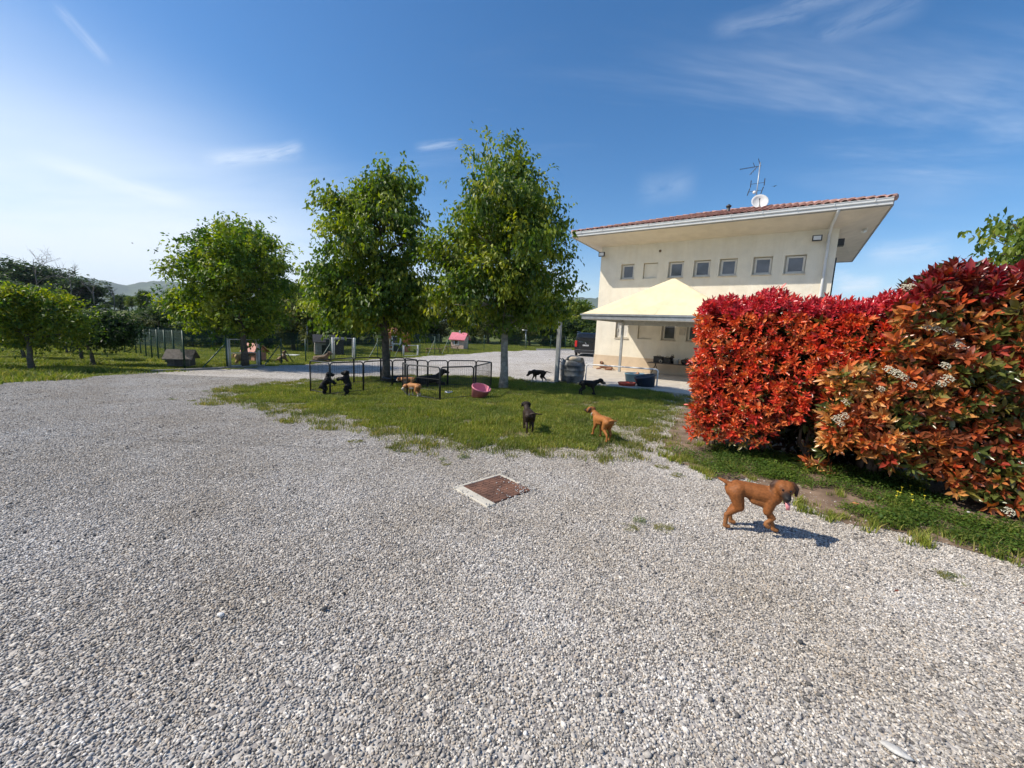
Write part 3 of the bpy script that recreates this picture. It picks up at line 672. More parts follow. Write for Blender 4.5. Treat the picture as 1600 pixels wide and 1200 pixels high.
w = MB(); w.tube([(5.55, 1.5, 7.65), (5.55, 1.5, 8.12)], .075, 12); w.tube([(5.55, 1.5, 8.10), (5.55, 1.5, 8.14), (5.55, 1.5, 8.17), (5.55, 1.5, 8.24)], [.10, .12, .12, .03], 12); w.build('flue_pipe', mat('dark flue', (.05, .055, .06), .5), house, True)
# aerial
aerial = empty('television_aerial', tuple(house_pt(6.45, 3.5, RZ-.05-.0)), AZ); tag(aerial, 'tall thin television aerial mast rising from the roof ridge', 'antenna')
w = MB(); w.tube([(0, 0, -.1), (0, 0, 2.16)], .024, 8); w.build('mast', STEEL, aerial, True)
w = MB(); w.tube([(-.86, 0, 2.0), (.06, 0, 2.0)], .013, 6)
for k in range(7): w.tube([(-.84+k*.09, -.10, 2.0), (-.84+k*.09, .10, 2.0)], .007, 5)
w.tube([(-.1, 0, 2.0), (-.40, 0, 1.66)], .014, 6); w.tube([(-.22, 0, 2.0), (-.30, .0, 2.2)], .014, 6); w.tube([(0, 0, 2.05), (-.10, 0, 2.36)], .018, 6)
for k in range(4): w.tube([(-.12-k*.07, -.15, 1.97-k*.085), (-.12-k*.07, .15, 1.97-k*.085)], .008, 5)
w.build('directional_array', DARKST, aerial)
w = MB()
for dx in (-.30, .28):
    w.tube([(dx, 0, 1.05), (dx+.0, 0, 1.38)], .022, 6); w.tube([(dx-.10, 0, .68), (dx-.02, 0, 1.0)], .022, 6)
w.tube([(-.3, 0, 1.2), (.28, 0, 1.2)], .01, 6); w.tube([(-.36, 0, .85), (.22, 0, .85)], .01, 6); w.build('dipole_panel', DARKST, aerial)
w = MB(); w.ball((-.10, -.05, .78), .075, 12, 8, (1, .5, 1)); w.build('amplifier_box', WHITE, aerial, True)
dish = empty('satellite_dish', tuple(house_pt(6.72, 2.4, 8.02)), AZ); tag(dish, 'round white satellite dish on the roof beside the aerial mast', 'antenna')
w = MB(); w.lathe([(.001, -.07), (.15, -.055), (.27, -.015), (.355, .04), (.36, .035), (.27, -.03), (.15, -.07), (.001, -.085)], 28)
o = w.build('reflector', WHITE, dish, True); o.matrix_local = Matrix.Translation((0, 0, .42)) @ Matrix.Rotation(math.radians(18), 4, 'Z') @ Matrix.Rotation(math.radians(72), 4, 'X')
w = MB(); w.tube([(0, .05, .30), (.05, -.25, .12), (.02, -.42, .40)], .014, 6); w.ball((.02, -.44, .42), .035, 8, 6); w.build('feed_arm', DARKST, dish)
w = MB(); w.tube([(0, .1, -.35), (0, .1, .42)], .025, 8); w.build('pole', STEEL, dish)

# ------------------------------------------------------------------ canopy with pyramid roof
can = empty('canopy', tuple(hp_w), AZ); tag(can, 'cream fabric gazebo canopy with pyramid roof and grey steel frame by the house', 'canopy')
cs0, cs1, cn0, cn1, cz, ca = 1.46, 7.3, -5.0, -.16, 2.74, 4.36
apx = ((cs0+cs1)/2, (cn0+cn1)/2)
def pyramid():
    n = 14; vs = []; cor = [(cs0-.06, cn0-.06), (cs1+.06, cn0-.06), (cs1+.06, cn1+.06), (cs0-.06, cn1+.06)]
    for i in range(n+1):
        t = i/n
        for c in range(4):
            p, q = np.array(cor[c]), np.array(cor[(c+1) % 4])
            for k in range(n):
                u = k/n; e = p+(q-p)*u; sag = -.10*math.sin(math.pi*t)*(1-abs(2*u-1)**2)*(1-t)
                r = .02+.98*(1-t); x, y = apx[0]+(e[0]-apx[0])*r, apx[1]+(e[1]-apx[1])*r
                vs.append((x, y, cz+(ca-cz)*t**1.06+sag+.006*math.sin(31*u+17*t)))
    N_ = 4*n; fs = []
    for i in range(n):
        for k in range(N_): k2 = (k+1) % N_; fs.append((i*N_+k, i*N_+k2, (i+1)*N_+k2, (i+1)*N_+k))
    m = MB(); m.add(vs, fs); return m
o = pyramid().build('fabric_roof', FABRIC, can, True)
for p in o.data.polygons: p.use_smooth = True
w = MB()
w.box(cs0, cs1, cn0-.04, cn0+.04, cz-.20, cz-.05); w.box(cs0, cs1, cn1-.04, cn1+.04, cz-.20, cz-.05); w.box(cs0-.04, cs0+.04, cn0+.04, cn1-.04, cz-.199, cz-.051); w.box(cs1-.04, cs1+.04, cn0+.04, cn1-.04, cz-.199, cz-.051)
w.box(cs0-.07, cs1+.07, cn0-.075, cn0-.042, cz-.05, cz+.015)
w.build('ring_beam', STEEL, can)
w = MB(); 
for c in ((cs0, cn0), (cs1, cn0), (cs1, cn1), (cs0, cn1)): w.tube([(c[0], c[1], cz-.07), (apx[0], apx[1], ca-.05)], .02, 6)
w.build('rafter', STEEL, can)
for c in ((apx[0], cn0-.05), (cs1+.05, apx[1]), (apx[0], cn1+.05), (cs0-.05, apx[1])):
    w = MB(); w.tube([(c[0]+(apx[0]-c[0])*t, c[1]+(apx[1]-c[1])*t, cz+(ca-cz)*t**1.06-.10*math.sin(math.pi*t)*(1-t)+.006) for t in np.linspace(.01, .97, 14)], .008, 5); w.build('seam', FABRIC, can, True)
for s_, n_ in ((1.86, -1.15), (7.0, -1.15), (7.0, -4.6)):
    w = MB(); w.box(s_-.055, s_+.055, n_-.055, n_+.055, .02, cz-.2); w.box(s_-.11, s_+.11, n_-.11, n_+.11, -.0, .03); w.build('post', STEEL, can, bevel=.006)
w = MB(); w.box(1.86, 7.0, -1.19, -1.11, cz-.32, cz-.205); w.build('rear_rail', STEEL, can)
# lone steel post
pp = at_ground(869.3, 598)
w = MB(); w.box(-.062, .062, -.062, .062, -.05, 2.14); w.box(-.07, .07, -.07, .07, 2.14, 2.165)
for z_ in (.6, 1.9, 2.02): w.tube([(0, -.075, z_), (0, .0, z_)], .012, 6)
o = w.build('steel_post', STEEL, bevel=.006); o.location = pp; o.rotation_euler.z = AZ; tag(o, 'lone grey square steel post next to the dented grey barrel', 'post')
# white tube rail
a, b = at_ground(914.5, 597), at_ground(1025.5, 608); h = .66
rl = empty('tube_rail', tuple(a)); d = b-a; up = np.array([0, 0, h]); r = .08
w = MB(); dn = d/np.linalg.norm(d)
pts = [np.zeros(3)-up*.1, up-np.array([0, 0, r])]+[up+dn*r*(1-math.cos(t))+np.array([0, 0, -r*(1-math.sin(t))]) for t in np.linspace(.2, 1.57, 5)]+[d+up-dn*r*(1-math.cos(t))+np.array([0, 0, -r*(1-math.sin(t))]) for t in np.linspace(1.57, .2, 5)]+[d+up-np.array([0, 0, r]), d-up*.1]
w.tube(pts, .024, 10); w.build('tube', WHITE, rl, True); tag(rl, 'white bent-tube rail standing at the edge of the terrace', 'rail')

# ------------------------------------------------------------------ leaves and trees
def unit(v): return v/np.maximum(np.linalg.norm(v, axis=-1, keepdims=True), 1e-9)
def leaf_geo(pos, ax, nrm, L_, W_, fold=.18, droop=.12):
    """folded five-point leaves: base, two sides, midrib, tip"""
    ax = unit(ax); sd = unit(np.cross(ax, nrm)); up = np.cross(sd, ax); L1 = L_[:, None]; W1 = W_[:, None]
    b = pos; c = pos+ax*L1*.5-up*W1*fold*.6; t = pos+ax*L1-up*L1*droop
    l = pos+ax*L1*.48-sd*W1*.5+up*W1*fold; r = pos+ax*L1*.48+sd*W1*.5+up*W1*fold
    v = np.stack([b, l, t, r, c], 1); f = np.array([[0, 4, 1], [4, 2, 1], [0, 3, 4], [4, 3, 2]])[None]+(np.arange(len(pos))*5)[:, None, None]
    return v.reshape(-1, 3), f.reshape(-1, 3)
def leaf_geo8(pos, ax, nrm, L_, W_, fold=.16, droop=.16):
    """slender pointed leaves with a folded midrib and a drooping tip"""
    ax = unit(ax); sd = unit(np.cross(ax, nrm)); up = np.cross(sd, ax); L1 = L_[:, None]; W1 = W_[:, None]; dn = up*L1*droop
    P_ = lambda t, s_, f_: pos+ax*L1*t+sd*W1*s_+up*W1*f_-dn*t*t
    v = np.stack([P_(0, 0, 0), P_(.32, -.42, fold), P_(.66, -.40, fold), P_(1, 0, 0), P_(.66, .40, fold), P_(.32, .42, fold), P_(.33, 0, -fold*.5), P_(.68, 0, -fold*.4)], 1)
    f = np.array([[0, 6, 1], [1, 6, 7], [1, 7, 2], [2, 7, 3], [0, 5, 6], [5, 7, 6], [5, 4, 7], [4, 3, 7]])[None]+(np.arange(len(pos))*8)[:, None, None]
    return v.reshape(-1, 3), f.reshape(-1, 3)
def leaf_geo2(pos, ax, nrm, L_, W_):
    ax = unit(ax); sd = unit(np.cross(ax, nrm)); L1 = L_[:, None]; W1 = W_[:, None]
    v = np.stack([pos, pos+ax*L1*.45-sd*W1*.5, pos+ax*L1, pos+ax*L1*.45+sd*W1*.5], 1)
    f = np.array([[0, 3, 2, 1]])[None]+(np.arange(len(pos))*4)[:, None, None]
    return v.reshape(-1, 3), f.reshape(-1, 4)
def rand_dir(n):
    v = rng.normal(size=(n, 3)); return unit(v)
def crown_leaves(blobs, n, per, L0, pal, spread=.16, droop=.9, shell=.5, five=True, sub=0):
    """leaves in hanging sprays around twig ends spread through the blobs; pal rows: colours from old to young leaves"""
    C_ = np.array([b[:3] for b in blobs]); Rr = np.array([b[3] for b in blobs]); w = Rr**2; w = w/w.sum()
    k = n//per
    if sub:          # twig ends gather on separate boughs, with air between them
        kb = max(4, k//sub); bi = rng.choice(len(blobs), kb, p=w); d = rand_dir(kb); d[:, 2] = d[:, 2]*.9+.05
        bc = C_[bi]+d*(Rr[bi]*rng.uniform(.35, 1.12, kb))[:, None]; br = rng.uniform(.6, 1.5, kb)*sub_r(L0)
        ti = rng.integers(0, kb, k); cen = bc[ti]+rng.normal(0, 1, (k, 3))*br[ti][:, None]*np.array([1, 1, .75]); d = unit(d[ti]+rand_dir(k)*.5)
        bt = np.clip(rng.normal(.5, .24, kb), 0, 1)[ti]; tone0 = np.clip(bt+rng.normal(0, .14, k), 0, .999)
    else:
        bi = rng.choice(len(blobs), k, p=w); d = rand_dir(k); rad = Rr[bi]*(shell+(1.05-shell)*rng.random(k)**.6)
        cen = C_[bi]+d*rad[:, None]*np.array([1, 1, .92]); tone0 = np.clip(rng.normal(.5, .28, k), 0, .999)
    pos = np.repeat(cen, per, 0)+rng.normal(0, spread, (k*per, 3))*np.array([1, 1, .9]); od = np.repeat(d, per, 0)
    ax = unit(od*.55+rand_dir(k*per)*.75+np.array([0, 0, -droop])); nr = unit(rand_dir(k*per)*.7+od*.5+np.array([0, 0, .6]))
    L_ = L0*rng.uniform(.65, 1.25, k*per); W_ = L_*rng.uniform(.42, .62, k*per)
    tone = np.repeat(tone0, per); ci = tone*(len(pal)-1); i0 = ci.astype(int); fr = (ci-i0)[:, None]
    c = (pal[i0]*(1-fr)+pal[np.minimum(i0+1, len(pal)-1)]*fr)*rng.uniform(.8, 1.2, (k*per, 1))
    if five:
        v, f = leaf_geo(pos, ax, nr, L_, W_); return v, f, np.repeat(c, 5, 0), cen
    v, f = leaf_geo2(pos, ax, nr, L_, W_); return v, f, np.repeat(c, 4, 0), cen
def sub_r(L0): return L0*(1.65 if L0 > .08 else .9)
def limb(m, a, b, r0, r1, wob=.06, n=6, sag=0.0):
    a, b = np.array(a, float), np.array(b, float); L_ = np.linalg.norm(b-a); pts = []
    for i in range(n+1):
        t = i/n; p = a+(b-a)*t+rng.normal(0, wob*L_*.25, 3)*math.sin(math.pi*t); p[2] += sag*math.sin(math.pi*t)*L_; pts.append(p)
    m.tube(pts, [r0+(r1-r0)*(i/n) for i in range(n+1)], 7)
    return pts
GREEN = np.array([(.046, .090, .018), (.090, .155, .026), (.160, .225, .031), (.24, .285, .036), (.32, .335, .048)])
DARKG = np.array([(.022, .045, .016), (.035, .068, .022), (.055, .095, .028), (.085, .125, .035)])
OLIVE = np.array([(.045, .062, .020), (.075, .095, .028), (.115, .130, .036), (.155, .160, .048)])
def big_tree(name, label, base, blobs_px, depth, n_leaves, L0, trunk_r, fork_z, pal=GREEN, lean=(0, 0), barkm=BARK, spread=.15, cat='tree', group=None, five=True, droop=.9, depth_k=.75):
    base = np.array(base, float); t = empty(name, tuple(base)); blobs = []
    for px, py, r in blobs_px:
        p = at_depth(px, py, depth); rr = r/FPX*depth; offs = (0.0,) if r < 30 else (-.5, .5)
        for o_ in offs:
            p2 = p+np.array([0, o_*rr*1.3+rng.normal(0, .25), 0]); blobs.append((*(p2-base), rr*(.88 if r < 26 else .78)))
    # crown as deep as it is wide
    xs = np.array([b[0] for b in blobs]); wid = xs.max()-xs.min()
    ex = []
    for b in blobs:
        if rng.random() < .4 and b[3] > .3: ex.append((b[0]*.55, b[1]+rng.choice([-1, 1])*wid*rng.uniform(.15, .36)*depth_k, b[2]-.1, b[3]))
    blobs += ex
    v, f, c, cen = crown_leaves(blobs, n_leaves, 7, L0, pal, spread*.5, droop, five=five, sub=17)
    crown = link('crown', np_mesh('crown', v, f, LEAF, c), t)
    m = MB(); top = max(b[2] for b in blobs)*.80; tx = np.mean([b[0] for b in blobs])
    tr = [np.array([lean[0]*z_/top + tx*.5*max(0, z_/top-.3), lean[1]*z_/top, z_])+rng.normal(0, .02, 3)*(1 if z_ > .3 else 0) for z_ in np.linspace(-.1, top, 9)]
    rr = [trunk_r*(1.25 if i == 0 else 1-.85*(i/8)**1.1) for i in range(9)]
    m.tube(tr, rr, 12); tk = m.build('trunk', barkm, t, True)
    lm = MB(); order = rng.permutation(len(blobs))[:34]
    for i in order:
        b = blobs[i]; z0 = max(fork_z*.9, min(top*.95, b[2]-rng.uniform(.5, 1.3)*b[3]-.2)); k = np.clip((z0+.1)/(top+.1)*8, 0, 7.99); k0 = int(k)
        st = tr[k0]+(tr[k0+1]-tr[k0])*(k-k0); r0 = trunk_r*.38*(1-.6*z0/top)
        pts = limb(lm, st, np.array(b[:3])+rng.normal(0, .1, 3), r0, .012, .12, 6, .05)
        for q_ in range(4):
            s_ = pts[rng.integers(2, 6)]; limb(lm, s_, np.array(b[:3])+rand_dir(1)[0]*b[3]*.85, r0*.35, .004, .15, 4)
    lm.build('limbs', barkm, t, True)
    return tag(t, label, cat, group)
T2 = [(748, 250, 24), (762, 268, 30), (800, 272, 26), (835, 292, 24), (790, 300, 36), (826, 325, 34), (758, 318, 38), (860, 345, 22), (884, 350, 13), (718, 350, 26), (735, 372, 44), (795, 375, 52), (690, 388, 30), (842, 385, 36), (868, 400, 20),
      (680, 402, 22), (705, 425, 38), (760, 438, 52), (826, 442, 46), (872, 440, 24), (893, 437, 12), (715, 478, 38), (780, 488, 44), (845, 480, 34), (688, 470, 22), (885, 478, 20), (740, 492, 20), (672, 455, 14), (815, 492, 18)]
tree2 = big_tree('shade_tree', 'tall green shade tree with pale trunk, nearest to the house', at_ground(786, 608), T2, 11.54, 38000, .13, .125, 1.7, barkm=PALEBARK)
T1 = [(605, 278, 14), (580, 292, 18), (620, 288, 26), (643, 298, 16), (528, 318, 16), (511, 320, 8), (560, 325, 32), (612, 330, 44), (648, 345, 20), (522, 358, 20), (575, 380, 46), (635, 385, 36), (660, 375, 12), (535, 395, 22), (555, 435, 48), (615, 438, 50), (655, 435, 28),
      (500, 430, 18), (512, 455, 30), (488, 448, 10), (535, 480, 40), (598, 488, 46), (648, 480, 36), (678, 455, 16), (498, 486, 16), (520, 488, 20), (570, 498, 22), (640, 498, 22), (470, 470, 10)]
tree1 = big_tree('shade_tree', 'green shade tree with dark trunk rising beside the left end of the playpen', at_ground(602, 597), T1, 12.56, 37000, .135, .135, 1.9)
TL = [(352, 345, 13), (345, 362, 22), (388, 360, 18), (318, 385, 22), (358, 395, 38), (402, 392, 30), (428, 412, 20), (306, 415, 18), (292, 432, 12), (335, 435, 44), (395, 435, 38), (432, 440, 14), (298, 468, 30), (355, 478, 46), (412, 470, 26), (308, 500, 26), (345, 512, 24), (392, 505, 28), (288, 462, 12), (425, 495, 16), (440, 425, 7)]
treeL = big_tree('shade_tree', 'rounded green tree standing behind the left galvanised gate', at_ground(383, 573), TL, 16.4, 33000, .15, .14, 2.0, pal=GREEN*np.array([.9, .97, .95]), droop=.35)
# orchard trees
big_tree('orchard_tree', 'broad low orchard tree with sunlit yellow-green crown at the left edge', at_ground(50, 577), [(15, 475, 18), (55, 468, 20), (35, 490, 28), (82, 482, 20), (0, 500, 26), (75, 505, 28), (40, 520, 26), (105, 505, 16), (-30, 490, 30), (-25, 520, 26), (95, 525, 16)], 12.33, 17000, .11, .085, 1.0, pal=np.vstack([GREEN, (.2, .21, .045)]), lean=(-.12, 0), droop=.2, group='orchard trees')
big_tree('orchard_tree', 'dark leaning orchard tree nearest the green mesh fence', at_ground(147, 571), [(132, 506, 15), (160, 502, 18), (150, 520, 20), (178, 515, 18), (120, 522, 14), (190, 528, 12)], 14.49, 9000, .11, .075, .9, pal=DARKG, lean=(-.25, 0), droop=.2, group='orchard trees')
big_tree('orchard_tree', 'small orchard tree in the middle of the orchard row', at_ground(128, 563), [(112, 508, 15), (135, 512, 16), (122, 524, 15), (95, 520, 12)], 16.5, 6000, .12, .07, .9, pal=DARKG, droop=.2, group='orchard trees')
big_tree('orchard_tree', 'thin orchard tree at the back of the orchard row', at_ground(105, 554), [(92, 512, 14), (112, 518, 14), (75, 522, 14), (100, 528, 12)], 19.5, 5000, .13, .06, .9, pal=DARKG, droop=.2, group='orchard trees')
big_tree('orchard_tree', 'dark-leaved orchard tree behind the broad left one', at_ground(38, 562), [(20, 510, 18), (45, 518, 18), (62, 525, 14), (0, 522, 16)], 16.0, 6000, .12, .07, .9, pal=DARKG, droop=.2, group='orchard trees')
# tree looking over the hedge at the right edge
bt = at_dist(1600, 560, 9.0); base = on_ground(bt[0]+.6, bt[1])
big_tree('garden_tree', 'green tree looking over the hedge at the right edge', base, [(1606, 350, 14), (1592, 362, 9), (1566, 368, 6), (1598, 385, 16), (1574, 395, 9), (1612, 400, 22), (1590, 412, 12), (1650, 380, 36), (1665, 430, 40), (1630, 440, 26)], base[1], 5200, .16, .09, 1.3, droop=1.1, spread=.11)

# ---- far trees: five kinds built once, then copied
def far_kind(name, n, L0, pal, shape, hgt=1.0):
    t = empty(name, (0, 0, 0)); blobs = []
    for i in range(shape[0]):
        a = rng.uniform(0, 6.28); z_ = rng.uniform(shape[1], .95); rr = shape[2]*math.sin(math.pi*min(.97, max(.08, (z_-shape[1])/(1.02-shape[1]))))**.7*rng.uniform(.2, .85)
        blobs.append((math.cos(a)*rr, math.sin(a)*rr, z_, rng.uniform(.09, .17)*shape[3]))
    v, f, c, _ = crown_leaves(blobs, n, 5, L0, pal, .02, .35, .35, False, sub=14)
    me = np_mesh('crown', v, f, FARLEAF, c); link('crown', me, t)
    m = MB(); m.tube([(0, 0, -.03), (.01, 0, shape[1]*.6), (0, .01, .7)], [.03, .024, .008], 8)
    for b in blobs[:8]: m.tube([(0, 0, shape[1]*.8+.1*b[2]), (b[0]*.5, b[1]*.5, b[2]*.8), b[:3]], [.012, .008, .003], 5)
    m.build('trunk', BARK, t, True); return t
kinds = {'round': far_kind('round', 6500, .055, GREEN*.9, (26, .30, .42, 1.0)), 'dark': far_kind('dark', 7000, .05, DARKG, (30, .12, .46, 1.1)), 'olive': far_kind('olive', 4600, .05, OLIVE, (24, .25, .42, .95)),
         'shrub': far_kind('shrub', 6500, .06, np.vstack([DARKG, GREEN[2:4]]), (26, .06, .60, 1.25)), 'tall': far_kind('tall', 6500, .05, OLIVE*np.array([.8, 1.02, .8]), (30, .2, .30, .85))}
used = set()
FT_NAME = {'round': 'broadleaf_tree', 'dark': 'dark_tree', 'olive': 'olive_green_tree', 'shrub': 'shrub', 'tall': 'slender_tree'}
def far_tree(kind, px, Y, ytop, wid, label, group):
    """px: column in view, Y: metres ahead, ytop: row of its top, wid: width/height"""
    top = at_depth(px, ytop, Y); x, y = top[0], Y; g = gzf(x, y); h = max(1.2, top[2]-g)
    if kind in used: o = copy_tree(kinds[kind])
    else: o = kinds[kind]; used.add(kind)
    o.name = FT_NAME[kind]; o.location = (x, y, g-.05); o.rotation_euler.z = rng.uniform(0, 6.28); o.scale = (h*wid, h*wid, h*1.02)
    for ch in [q_ for q_ in bpy.data.objects if q_.parent == o]: ch.name = ch.name.split('.')[0]
    tag(o, label, 'shrub' if kind == 'shrub' else 'tree', group)
GB = 'trees beyond the far fence'; GHL = 'trees on the left hillside'
FT = [
 ('dark', -40, 84, 400, 1.7, 'leftmost dark tree on the hillside, cut by the left edge', GHL), ('dark', 22, 80, 410, 1.7, 'dark hillside tree behind the first bare tree', GHL), ('dark', 70, 84, 420, 1.8, 'dark hillside tree between the bare trees', GHL),
 ('dark', 112, 82, 436, 2.0, 'dark rounded hillside tree right of the bare trees', GHL), ('dark', 145, 86, 450, 2.0, 'last dark tree at the foot of the hillside', GHL), ('shrub', -10, 60, 440, 1.9, 'dark thicket at the left edge behind the orchard', GHL), ('shrub', 45, 64, 447, 1.9, 'dark thicket behind the broad orchard tree', GHL),
 ('shrub', 186, 100, 462, 1.4, 'far green bush at the edge of the open field', GB), ('round', 205, 95, 464, 1.3, 'far round tree in front of the blue hills', GB), ('tall', 226, 62, 457, .9, 'pale feathery tree rising alone against the blue hills', GB), ('shrub', 255, 70, 472, 1.4, 'far green bush right of the feathery tree', GB),
 ('shrub', 175, 33, 500, 1.6, 'dark bush at the left end of the green mesh fence', GB), ('olive', 205, 36, 490, 1.5, 'olive bush behind the green net', GB), ('dark', 240, 38, 482, 1.4, 'dark tree behind the first wooden kennel', GB), ('olive', 268, 42, 478, 1.4, 'olive tree left of the rounded gate tree', GB),
 ('shrub', 300, 34, 505, 1.7, 'low dark bush under the rounded gate tree', GB), ('shrub', 335, 37, 500, 1.6, 'low bush behind the left gate', GB), ('dark', 420, 36, 470, 1.3, 'dark tree right of the rounded gate tree', GB), ('dark', 375, 40, 490, 1.6, 'dark tree straight behind the left gate', GB),
 ('olive', 455, 34, 436, 1.1, 'pale reddish-olive tree between the rounded tree and the playpen tree', GB), ('olive', 490, 31, 452, 1.1, 'loose olive tree left of the middle gate', GB), ('shrub', 470, 40, 500, 1.8, 'dark bush behind the loose olive tree', GB), ('dark', 530, 44, 470, 1.4, 'dark tree behind the middle gate', GB),
 ('shrub', 560, 46, 505, 1.9, 'dark bush right of the middle gate', GB), ('round', 580, 52, 470, 1.3, 'round tree behind the orange playhouse', GB), ('dark', 640, 54, 478, 1.4, 'dark tree behind the small low gate', GB), ('shrub', 610, 50, 508, 1.8, 'dark bush left of the orange playhouse', GB),
 ('olive', 690, 56, 482, 1.4, 'olive tree left of the pink-roofed playhouse', GB), ('round', 725, 62, 475, 1.3, 'round tree behind the pink-roofed playhouse', GB), ('shrub', 670, 58, 505, 1.8, 'dark bush in front of the olive tree', GB), ('olive', 765, 58, 480, 1.4, 'olive tree behind the pale trunk', GB),
 ('shrub', 740, 60, 510, 1.8, 'dark bush right of the pink-roofed playhouse', GB), ('dark', 800, 64, 470, 1.3, 'dark tree right of the pale trunk', GB), ('olive', 830, 56, 488, 1.3, 'olive tree left of the lone steel post', GB), ('round', 862, 66, 466, 1.2, 'round tree behind the lone steel post', GB),
 ('shrub', 885, 58, 500, 1.7, 'bush left of the black van', GB), ('round', 905, 62, 474, 1.2, 'bright tree above the black van', GB), ('shrub', 925, 60, 498, 1.7, 'bush behind the black van', GB), ('shrub', 805, 57, 515, 1.9, 'dark bush behind the far fence posts', GB), ('shrub', 850, 57, 512, 1.9, 'dark bush behind the steel post at the fence', GB),
 ('shrub', 20, 120, 470, 2.2, 'far dark thicket behind the left hillside trees', GB), ('shrub', 75, 125, 472, 2.2, 'far dark thicket behind the middle bare tree', GB), ('shrub', 125, 118, 476, 2.2, 'far dark thicket at the end of the hillside', GB), ('shrub', 165, 75, 478, 1.8, 'green bush on the near side of the open field', GB), ('dark', 285, 60, 474, 1.6, 'dark tree peeping out left of the rounded tree', GB),
 ('dark', 960, 75, 480, 1.3, 'dark tree hidden behind the house corner', GB), ('shrub', 520, 42, 515, 2.0, 'low bush behind the middle wooden kennel', GB), ('shrub', 400, 42, 512, 2.0, 'low bush right of the left gate', GB), ('shrub', 440, 44, 515, 2.0, 'low bush behind the resting dogs', GB), ('shrub', 215, 44, 510, 2.0, 'low bush behind the mesh fence', GB), ('shrub', 265, 40, 512, 2.0, 'low bush behind the kennel with a slatted roof', GB),
 ('shrub', 90, 40, 500, 2.0, 'dark bush behind the orchard row', GB), ('shrub', 130, 42, 505, 2.0, 'dark bush behind the leaning orchard tree', GB), ('shrub', 40, 38, 512, 2.0, 'dark bush behind the orchard at the left', GB), ('shrub', -10, 36, 512, 2.0, 'dark bush at the left edge of the orchard', GB),
]
for r_ in FT: far_tree(*r_)
# bare trees on the hillside
TWIG = mat('dead twig', (.16, .14, .125), .9, .2, 4)
def bare_tree(px, Y, ytop, spread, label):
    top = at_depth(px, ytop, Y); g = gzf(top[0], Y); h = top[2]-g; t = empty('bare_tree', (top[0], Y, g)); m = MB()
    m.tube([(0, 0, 0), (.1, 0, h*.35), (0, .1, h*.55)], [.10, .08, .06], 7); m.build('trunk', TWIG, t, True)
    lm = MB()
    def grow(p, d, L_, r, lv):
        q_ = p+d*L_; lm.tube([p, (p+q_)/2+rng.normal(0, .06*L_, 3), q_], [r, r*.8, r*.6], 5)
        if lv:
            for k in range(3):
                nd = unit((d+rng.normal(0, .42, 3)*np.array([spread, spread, .7]))[None])[0]; nd[2] = abs(nd[2]); grow(p+d*L_*rng.uniform(.45, 1), nd, L_*rng.uniform(.5, .75), r*.55, lv-1)
    for k in range(4): grow(np.array([0, 0, h*rng.uniform(.3, .5)]), unit(np.array([[rng.normal(0, .35*spread), rng.normal(0, .3), 1.0]]))[0], h*.27, .055, 3)
    lm.build('limbs', TWIG, t); tag(t, label, 'tree', 'bare trees on the hillside')
bare_tree(48, 76, 372, 1.5, 'largest leafless tree, leftmost above the dark hillside'); bare_tree(105, 78, 402, .9, 'middle leafless tree above the dark hillside'); bare_tree(142, 80, 428, 1.2, 'rightmost small leafless tree above the hillside'); bare_tree(175, 85, 440, .8, 'thin leafless sapling in front of the blue hills')
# far hills
def hill_range(name, prof, dist, dep, label):
    vs = []; fs = []; pts = []
    for i in range(len(prof)-1):
        (x0, y0), (x1, y1) = prof[i], prof[i+1]; n = max(2, int(abs(x1-x0)/5))
        for k in range(n): t = k/n; pts.append((x0+(x1-x0)*t, y0+(y1-y0)*(t*t*(3-2*t))))
    rows = 10
    for i, (px, py) in enumerate(pts):
        d = ray(px, py); p = CP+d*(dist/math.hypot(d[0], d[1])); dirv_ = np.array([d[0], d[1], 0])/math.hypot(d[0], d[1])
        for j in range(rows):
            t = j/(rows-1); z_ = p[2]*(1-t)**1.0+(-2)*t; w_ = (p-dirv_*dep*t); vs.append((w_[0]+rng.normal(0, 4), w_[1]+rng.normal(0, 4), z_+rng.normal(0, abs(p[2])*.012)+p[2]*.06*math.sin(i*.37+j*1.3)*(t > 0)*(t < 1)))
    for i in range(len(pts)-1):
        for j in range(rows-1): a_ = i*rows+j; fs.append((a_, a_+1, a_+rows+1, a_+rows))
    m = MB(); m.add(vs, fs); o = m.build(name, mat('wooded hillside', (.060, .085, .035), .95, .35, .012, space='World', col2=(.03, .05, .02)), None, True); return tag(o, label, None, None, 'structure')
hill_range('hills', [(-500, 452), (-200, 440), (0, 446), (60, 436), (130, 434), (160, 438), (196, 446), (218, 441), (250, 439), (300, 442), (360, 441), (430, 437), (475, 444), (540, 452), (640, 455), (760, 458), (860, 463), (915, 465), (960, 468), (1100, 490), (1300, 522), (1600, 540), (2100, 560)], 4200, 900, 'blue wooded hills along the horizon')
hill_range('foothills', [(-500, 462), (0, 468), (150, 462), (230, 466), (300, 462), (400, 468), (520, 478), (700, 488), (900, 496), (1200, 522), (1600, 543), (2100, 562)], 2600, 600, 'lower wooded foothills in front of the blue hills')

